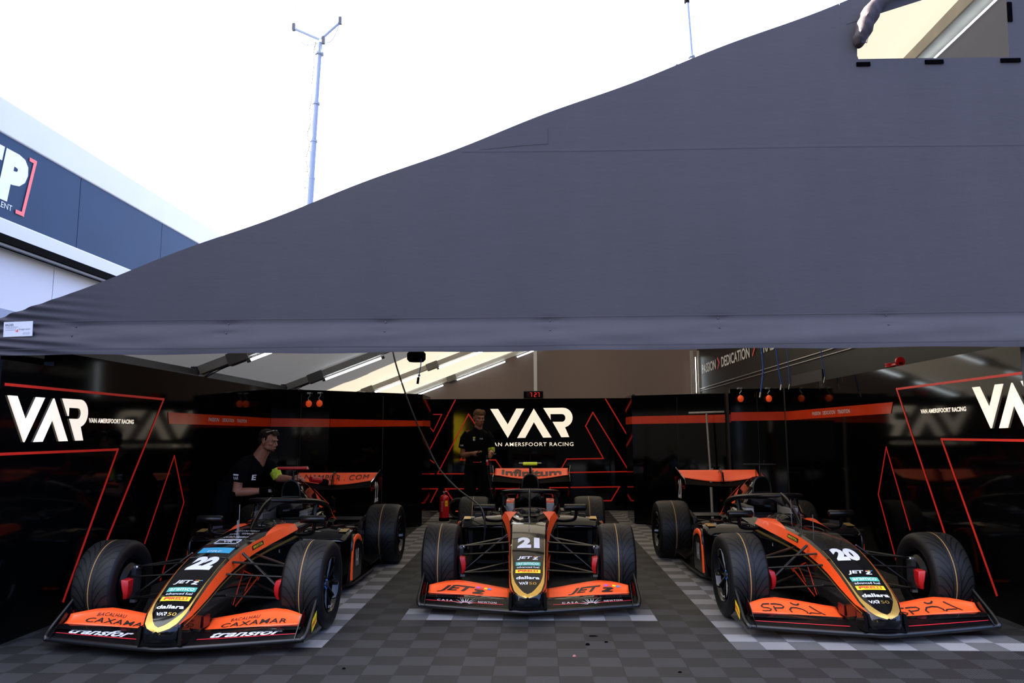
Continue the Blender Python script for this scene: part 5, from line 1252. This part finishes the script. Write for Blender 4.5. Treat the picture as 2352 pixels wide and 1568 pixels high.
for k in range(15):
    a = -.9 + k * .13; hr.tube([T(.04 * math.sin(a), -.02, .125), T(.058 * math.sin(a), -.062, .112), T(.066 * math.sin(a), -.082, .085)], [.013, .013, .006], 6)
ho = hr.build('hair', None, m, smooth=60); remesh(ho, .006, 1)
bd = MB().use('hair_dark')
for k in range(13):
    a = -1.45 + k * .242; bd.ball(T(.056 * math.sin(a), .004 - .082 * math.cos(a), -.062 - .026 * math.cos(a)), .0105, 5)
bd.ball(T(0, -.098, -.040), (.018, .004, .004), 5, R); bo2 = bd.build('beard', None, m); remesh(bo2, .005, 1)
mb = MB().use('metal')
for s in (-1, 1): mb.tube([T(s * .018, -.050, .138), T(s * .046, -.045, .130)], [.009, .010], 6, flat=(1, .5)); mb.tube([T(s * .05, -.04, .128), T(s * .078, .0, .108)], .0025, 5)
mb.build('glasses_on_head', None, m)
sh = MB().use('cloth_black')
ax0, ax1 = Vector((.06, 0, .86)), Vector((.34, 0, 1.19)); dd = (ax1 - ax0).normalized(); nn = Vector((dd.z, 0, -dd.x))
rg = []
for t, w_, dp in ((0, .17, .14), (.15, .165, .14), (.35, .165, .145), (.6, .185, .15), (.82, .19, .14), (.95, .14, .11), (1.05, .09, .08)):
    c0 = ax0 + (ax1 - ax0) * t; rg.append([c0 + Vector((0, 1, 0)) * w_ * math.cos(a) + nn * dp * math.sin(a) for a in [2 * PI * k / 24 for k in range(24)]])
sh.loft(rg); sh.tube([(.30, -.12, 1.15), (.245, -.175, 1.10), (.225, -.19, .965)], [.07, .078, .072], 14); sh.tube([(.36, .12, 1.16), (.44, .15, 1.12), (.475, .15, 1.06)], [.07, .072, .066], 14); sh.tube([(.335, 0, 1.17), (.375, -.005, 1.235)], [.088, .074], 14)
so = sh.build('polo_shirt', None, m, smooth=60); remesh(so, .009, 2)
tr = MB().use('cloth_black')
for s in (-1, 1): tr.tube([(.08, s * .085, .95), (.04, s * .10, .75), (.0, s * .105, .50), (-.02, s * .105, .07)], [.115, .105, .085, .085], 14)
to = tr.build('trousers', None, m, smooth=60); remesh(to, .012, 2)
bt = MB().use('void_black')
for s in (-1, 1): bt.box((.03, s * .105, .045), (.27, .10, .09))
bt.build('work_boots', None, m, bevel=.02)
mb = MB(.02).use('white_vinyl'); mb.text('VAR', .055, .032, lambda a, b: (.222 + a, -.268 - .0 * a, .995 + b), .01); mb.poly([(.195, 1.04), (.25, 1.035), (.25, 1.052), (.195, 1.057)], lambda a, b: (a, -.268, b))
mb.text('E', .034, .055, lambda a, b: (.375 + a, -.168 + .9 * a + .3 * (b), .985 + b), .03); mb.build('shirt_print', None, so, smooth=0)
mb = MB().use('glove_green').tube([(.478, .145, 1.085), (.50, .145, 1.04), (.53, .14, .985)], [.060, .060, .052], 14); mb.build('green_arm_band', None, m)
gl = MB().use('void_black'); gl.tube([(.455, -.19, .874), (.50, -.188, .875), (.545, -.18, .873)], [.038, .042, .046], 12); hand(gl, (.475, -.19, .875), (1, .12, -.05), (0, .5, -.7), .7, 1.16, 1); go = gl.build('work_glove', None, m, smooth=60); remesh(go, .006, 1)
mb = MB().use('white_vinyl').text('XX', .03, .03, lambda a, b: (.575 + a, -.232, .862 + b), .02); mb.use('red_vinyl').text('I', .006, .02, lambda a, b: (.595 + a, -.232, .862 + b), .02); mb.build('glove_print', None, go, smooth=0)

# ================================================================== LOOSE THINGS
ex = empty('fire_extinguisher', (-1.607, 12.78, 0), label='red fire extinguisher standing on the floor left of the centre car', cat='fire extinguisher')
mb = MB().use('ext_red').lathe([(.001, .03), (.080, .03), (.083, .05), (.083, .36), (.078, .395), (.055, .425), (.022, .44), (.020, .455), (.001, .455)], n=28); mb.build('cylinder', None, ex)
mb = MB().use('void_black').lathe([(.001, 0), (.088, 0), (.090, .055), (.084, .06), (.001, .06)], n=28); mb.build('foot_ring', None, ex)
mb = MB().use('metal'); mb.lathe([(.016, .44), (.016, .48), (.001, .48)], n=12); mb.box((.0, -.02, .485), (.03, .05, .02)); mb.ball((.028, -.02, .492), .013, 6); mb.build('valve', None, ex)
mb = MB().use('void_black'); mb.tube([(-.02, 0, .48), (-.05, 0, .475)], .012, 8); mb.tube(smoothline([(-.04, 0, .475), (-.10, 0, .42), (-.105, 0, .25), (-.09, 0, .15)], 4), .010, 8); mb.use('ext_red').box((.03, 0, .505), (.11, .02, .012), ry=-.25); mb.build('lever_and_hose', None, ex)
CY_ = lambda a, b: (.0842 * math.sin(a / .0842), -.0842 * math.cos(a / .0842), b)
mb = MB(.02).use('yellow'); mb.poly([(.025, .25), (.075, .25), (.075, .345), (.025, .345)], CY_); CY2 = lambda a, b: (.0848 * math.sin(a / .0842), -.0848 * math.cos(a / .0842), b)
mb.use('white_vinyl').text('I', .008, .12, CY2, .03, u0=-.028, v0=.20); mb.text('BLUSSER', .05, .012, CY2, .0, u0=-.03, v0=.32); mb.text('ABC', .03, .02, CY2, .0, u0=-.030, v0=.17); mb.use('red_vinyl').text('ABC', .04, .02, CY2, .01, u0=.05, v0=.285); mb.build('label_print', None, ex, smooth=0)
hz = empty('hose_reel', (-1.40, 13.05, 0), label='round black hose reel with an orange mark on the floor behind the extinguisher', cat='hose reel')
mb = MB().use('rubber_hose')
for k in range(4): mb.tube([((.165 - .018 * (k % 2)) * math.cos(a), .02 * k, .185 + (.165 - .018 * (k % 2)) * math.sin(a)) for a in [i * PI / 18 for i in range(36)]], .011, 6, closed=True)
mb.build('hose_coil', None, hz); mb = MB().use('void_black').lathe([(.001, 0), (.13, 0), (.13, .06), (.001, .06)], (0, .01, .185), 'Y', 28); mb.box((0, .04, .01), (.30, .14, .02)); mb.build('drum', None, hz)
mb = MB().use('glow_orange').box((0, -.005, .135), (.085, .012, .016)); mb.build('orange_mark', None, hz)
ai = empty('air_line', (-1.78, 8.9, 2.62), label='black air line curving from the roof down to the centre car', cat='air line')
mb = MB().use('rubber_hose'); o_ = Vector((-1.78, 8.9, 2.62))
mb.tube(smoothline([Vector(p) - o_ for p in [(-1.82, 8.9, 3.17), (-1.78, 8.85, 2.72), (-1.70, 8.65, 2.38), (-1.554, 8.6, 1.954), (-1.422, 8.6, 1.623), (-1.291, 8.6, 1.346), (-1.137, 8.55, 1.07), (-.92, 8.4, .862), (-.681, 7.95, .751), (-.58, 7.66, .70), (-.545, 7.60, .60), (-.553, 7.70, .40), (-.60, 7.85, .30)]], 6), .0095, 8); mb.build('hose', None, ai)
mb = MB().use('metal').tube([Vector((-.585, 7.80, .325)) - o_, Vector((-.61, 7.87, .285)) - o_], .013, 8); mb.build('hose_nozzle', None, ai)
rl = empty('ceiling_reel', (-1.49, 9.0, 2.40), label='round black cable reel under the roof with a blue lead hanging from it', cat='cable reel')
mb = MB().use('void_black').lathe([(.001, -.05), (.09, -.05), (.115, -.02), (.115, .05), (.08, .09), (.02, .10), (.02, .75), (.001, .75)], n=28); mb.box((.07, -.09, .0), (.07, .04, .04)); mb.build('reel_drum', None, rl)
mb = MB().use('blue_hose').tube(smoothline([(.075, -.09, .0), (.07, -.1, -.12), (.045, -.1, -.26)], 4), .006, 6); mb.build('blue_lead', None, rl)
mb = MB().use('void_black').tube([(.045, -.1, -.25), (.035, -.1, -.33)], .015, 8); mb.build('plug', None, rl)
for i, (pts, lb) in enumerate(([[(3.02, 10, 5.0), (3.02, 10, 3.0), (3.045, 10, 2.45), (3.04, 10, 2.25), (3.0, 10, 2.0)], 'thick bright blue hose hanging nearest the end wall, before the orange slogan stripe'], [[(3.22, 10, 5.07), (3.22, 10, 3.0), (3.24, 10, 2.45), (3.28, 10, 2.10)], 'dark blue hose hanging just right of the thicker bright blue one'], [[(3.44, 10.2, 5.15), (3.44, 10.2, 3.0), (3.45, 10.2, 2.45), (3.455, 10.2, 2.12)], 'faint thin blue hose hanging third from the end wall'], [[(3.50, 9.2, 5.17), (3.50, 9.2, 3.0), (3.52, 9.2, 2.5), (3.55, 9.2, 2.14)], 'faint thin blue hose hanging farthest right against the black lorry'])):
    o_ = Vector(pts[0]); h_ = empty('hanging_hose', o_, label=lb, cat='hose', group='blue hoses hanging from the roof')
    mb = MB().use('blue_hose').tube(smoothline([Vector(p) - o_ for p in pts], 6), .011 if i < 1 else (.009 if i == 1 else .005), 8); mb.build('hose', None, h_)
    mb = MB().use('metal').tube([Vector(pts[-1]) - o_, Vector(pts[-1]) - o_ + Vector((-.015, 0, -.07))], .012 if i < 2 else .006, 8); mb.build('coupling', None, h_)
for x, y, z, lb in ((3.007, 11.02, 1.965, 'orange ball hanging on the rear right cabinet, left one of the bright pair'), (3.414, 11.00, 1.963, 'orange ball hanging on the rear right cabinet, right one of the bright pair'),
                    (-3.335, 10.66, 1.915, 'orange ball hanging on the dark left cabinet, left one of the pair'), (-3.205, 10.75, 1.922, 'orange ball hanging on the dark left cabinet, right one of the pair')):
    b_ = empty('hanging_ball', (x, y, z), label=lb, cat='ball', group='orange balls hanging on the cabinets')
    mb = MB().use('glow_orange').ball((0, 0, 0), (.044, .044, .052), 10); mb.build('ball', None, b_)
    mb = MB().use('metal').tube(smoothline([(0, 0, .05), (-.012, 0, .08), (.014, 0, .115), (0, .0, .15)], 4), .005, 6); mb.box((0, .035, .155), (.055, .10, .02)); mb.build('hook', None, b_)
ts = empty('t_stand', (2.64, 11.5, 0), label='tall silver T-shaped stand between the right car and the rear cabinets', cat='stand')
mb = MB().use('silver_frame'); mb.tube([(0, 0, .02), (-.008, 0, .9)], .020, 10); mb.tube([(-.008, 0, .9), (-.035, 0, 1.76)], .015, 10); mb.lathe([(.026, 0), (.026, .03)], (-.008, 0, .88), n=10); mb.box((.02, 0, .92), (.03, .02, .02)); mb.build('pole', None, ts)
mb = MB().use('silver_frame').box((-.035, 0, 1.778), (.545, .035, .030), ry=-.03); mb.build('cross_bar', None, ts, bevel=.006)
mb = MB().use('silver_frame').box((0, 0, .012), (.40, .05, .02)); mb.box((0, 0, .012), (.05, .40, .02)); mb.build('foot', None, ts)
rr = empty('wall_fitting', (3.68, 7.55, 2.12), label='small bright red fitting on top of the right black wall', cat='fitting')
mb = MB().use('ext_red'); mb.lathe([(.001, 0), (.045, 0), (.045, .03), (.001, .03)], (0, .0, .05), 'Y', 20); mb.lathe([(.001, 0), (.05, 0), (.05, .015), (.001, .015)], (0, .22, .012), 'Z', 20); mb.lathe([(.001, 0), (.05, 0), (.05, .015), (.001, .015)], (0, .22, .035), 'Z', 20); mb.box((0, .1, .03), (.03, .2, .02)); mb.build('fitting_body', None, rr)
for i, (x, y, sx, sy, mt, lb) in enumerate(((.334, 5.348, .016, .012, 'void_black', 'round black crumb on the floor before the centre car'), (.387, 5.571, .034, .007, 'void_black', 'long thin black sliver on the floor before the centre car'), (.467, 5.415, .014, .008, 'void_black', 'small black sliver right of the round crumb'), (.228, 5.083, .012, .009, 'lips', 'tiny tan leaf scrap on the floor tiles'), (.859, 4.763, .012, .007, 'void_black', 'black crumb farthest right on the foreground tiles'), (-1.226, 4.791, .012, .008, 'void_black', 'black crumb on the left foreground tiles'))):
    mb = MB().use(mt).loft([[(sx * math.cos(a) * (1 + .3 * math.sin(3 * a + i)), sy * math.sin(a), 0) for a in [k * PI / 5 for k in range(10)]], [(.6 * sx * math.cos(a), .6 * sy * math.sin(a), min(.012, sy)) for a in [k * PI / 5 for k in range(10)]]])
    tag(mb.build('floor_crumb', None, None, loc=(x, y, 0.0005)), lb, 'debris', 'crumbs on the foreground tiles')
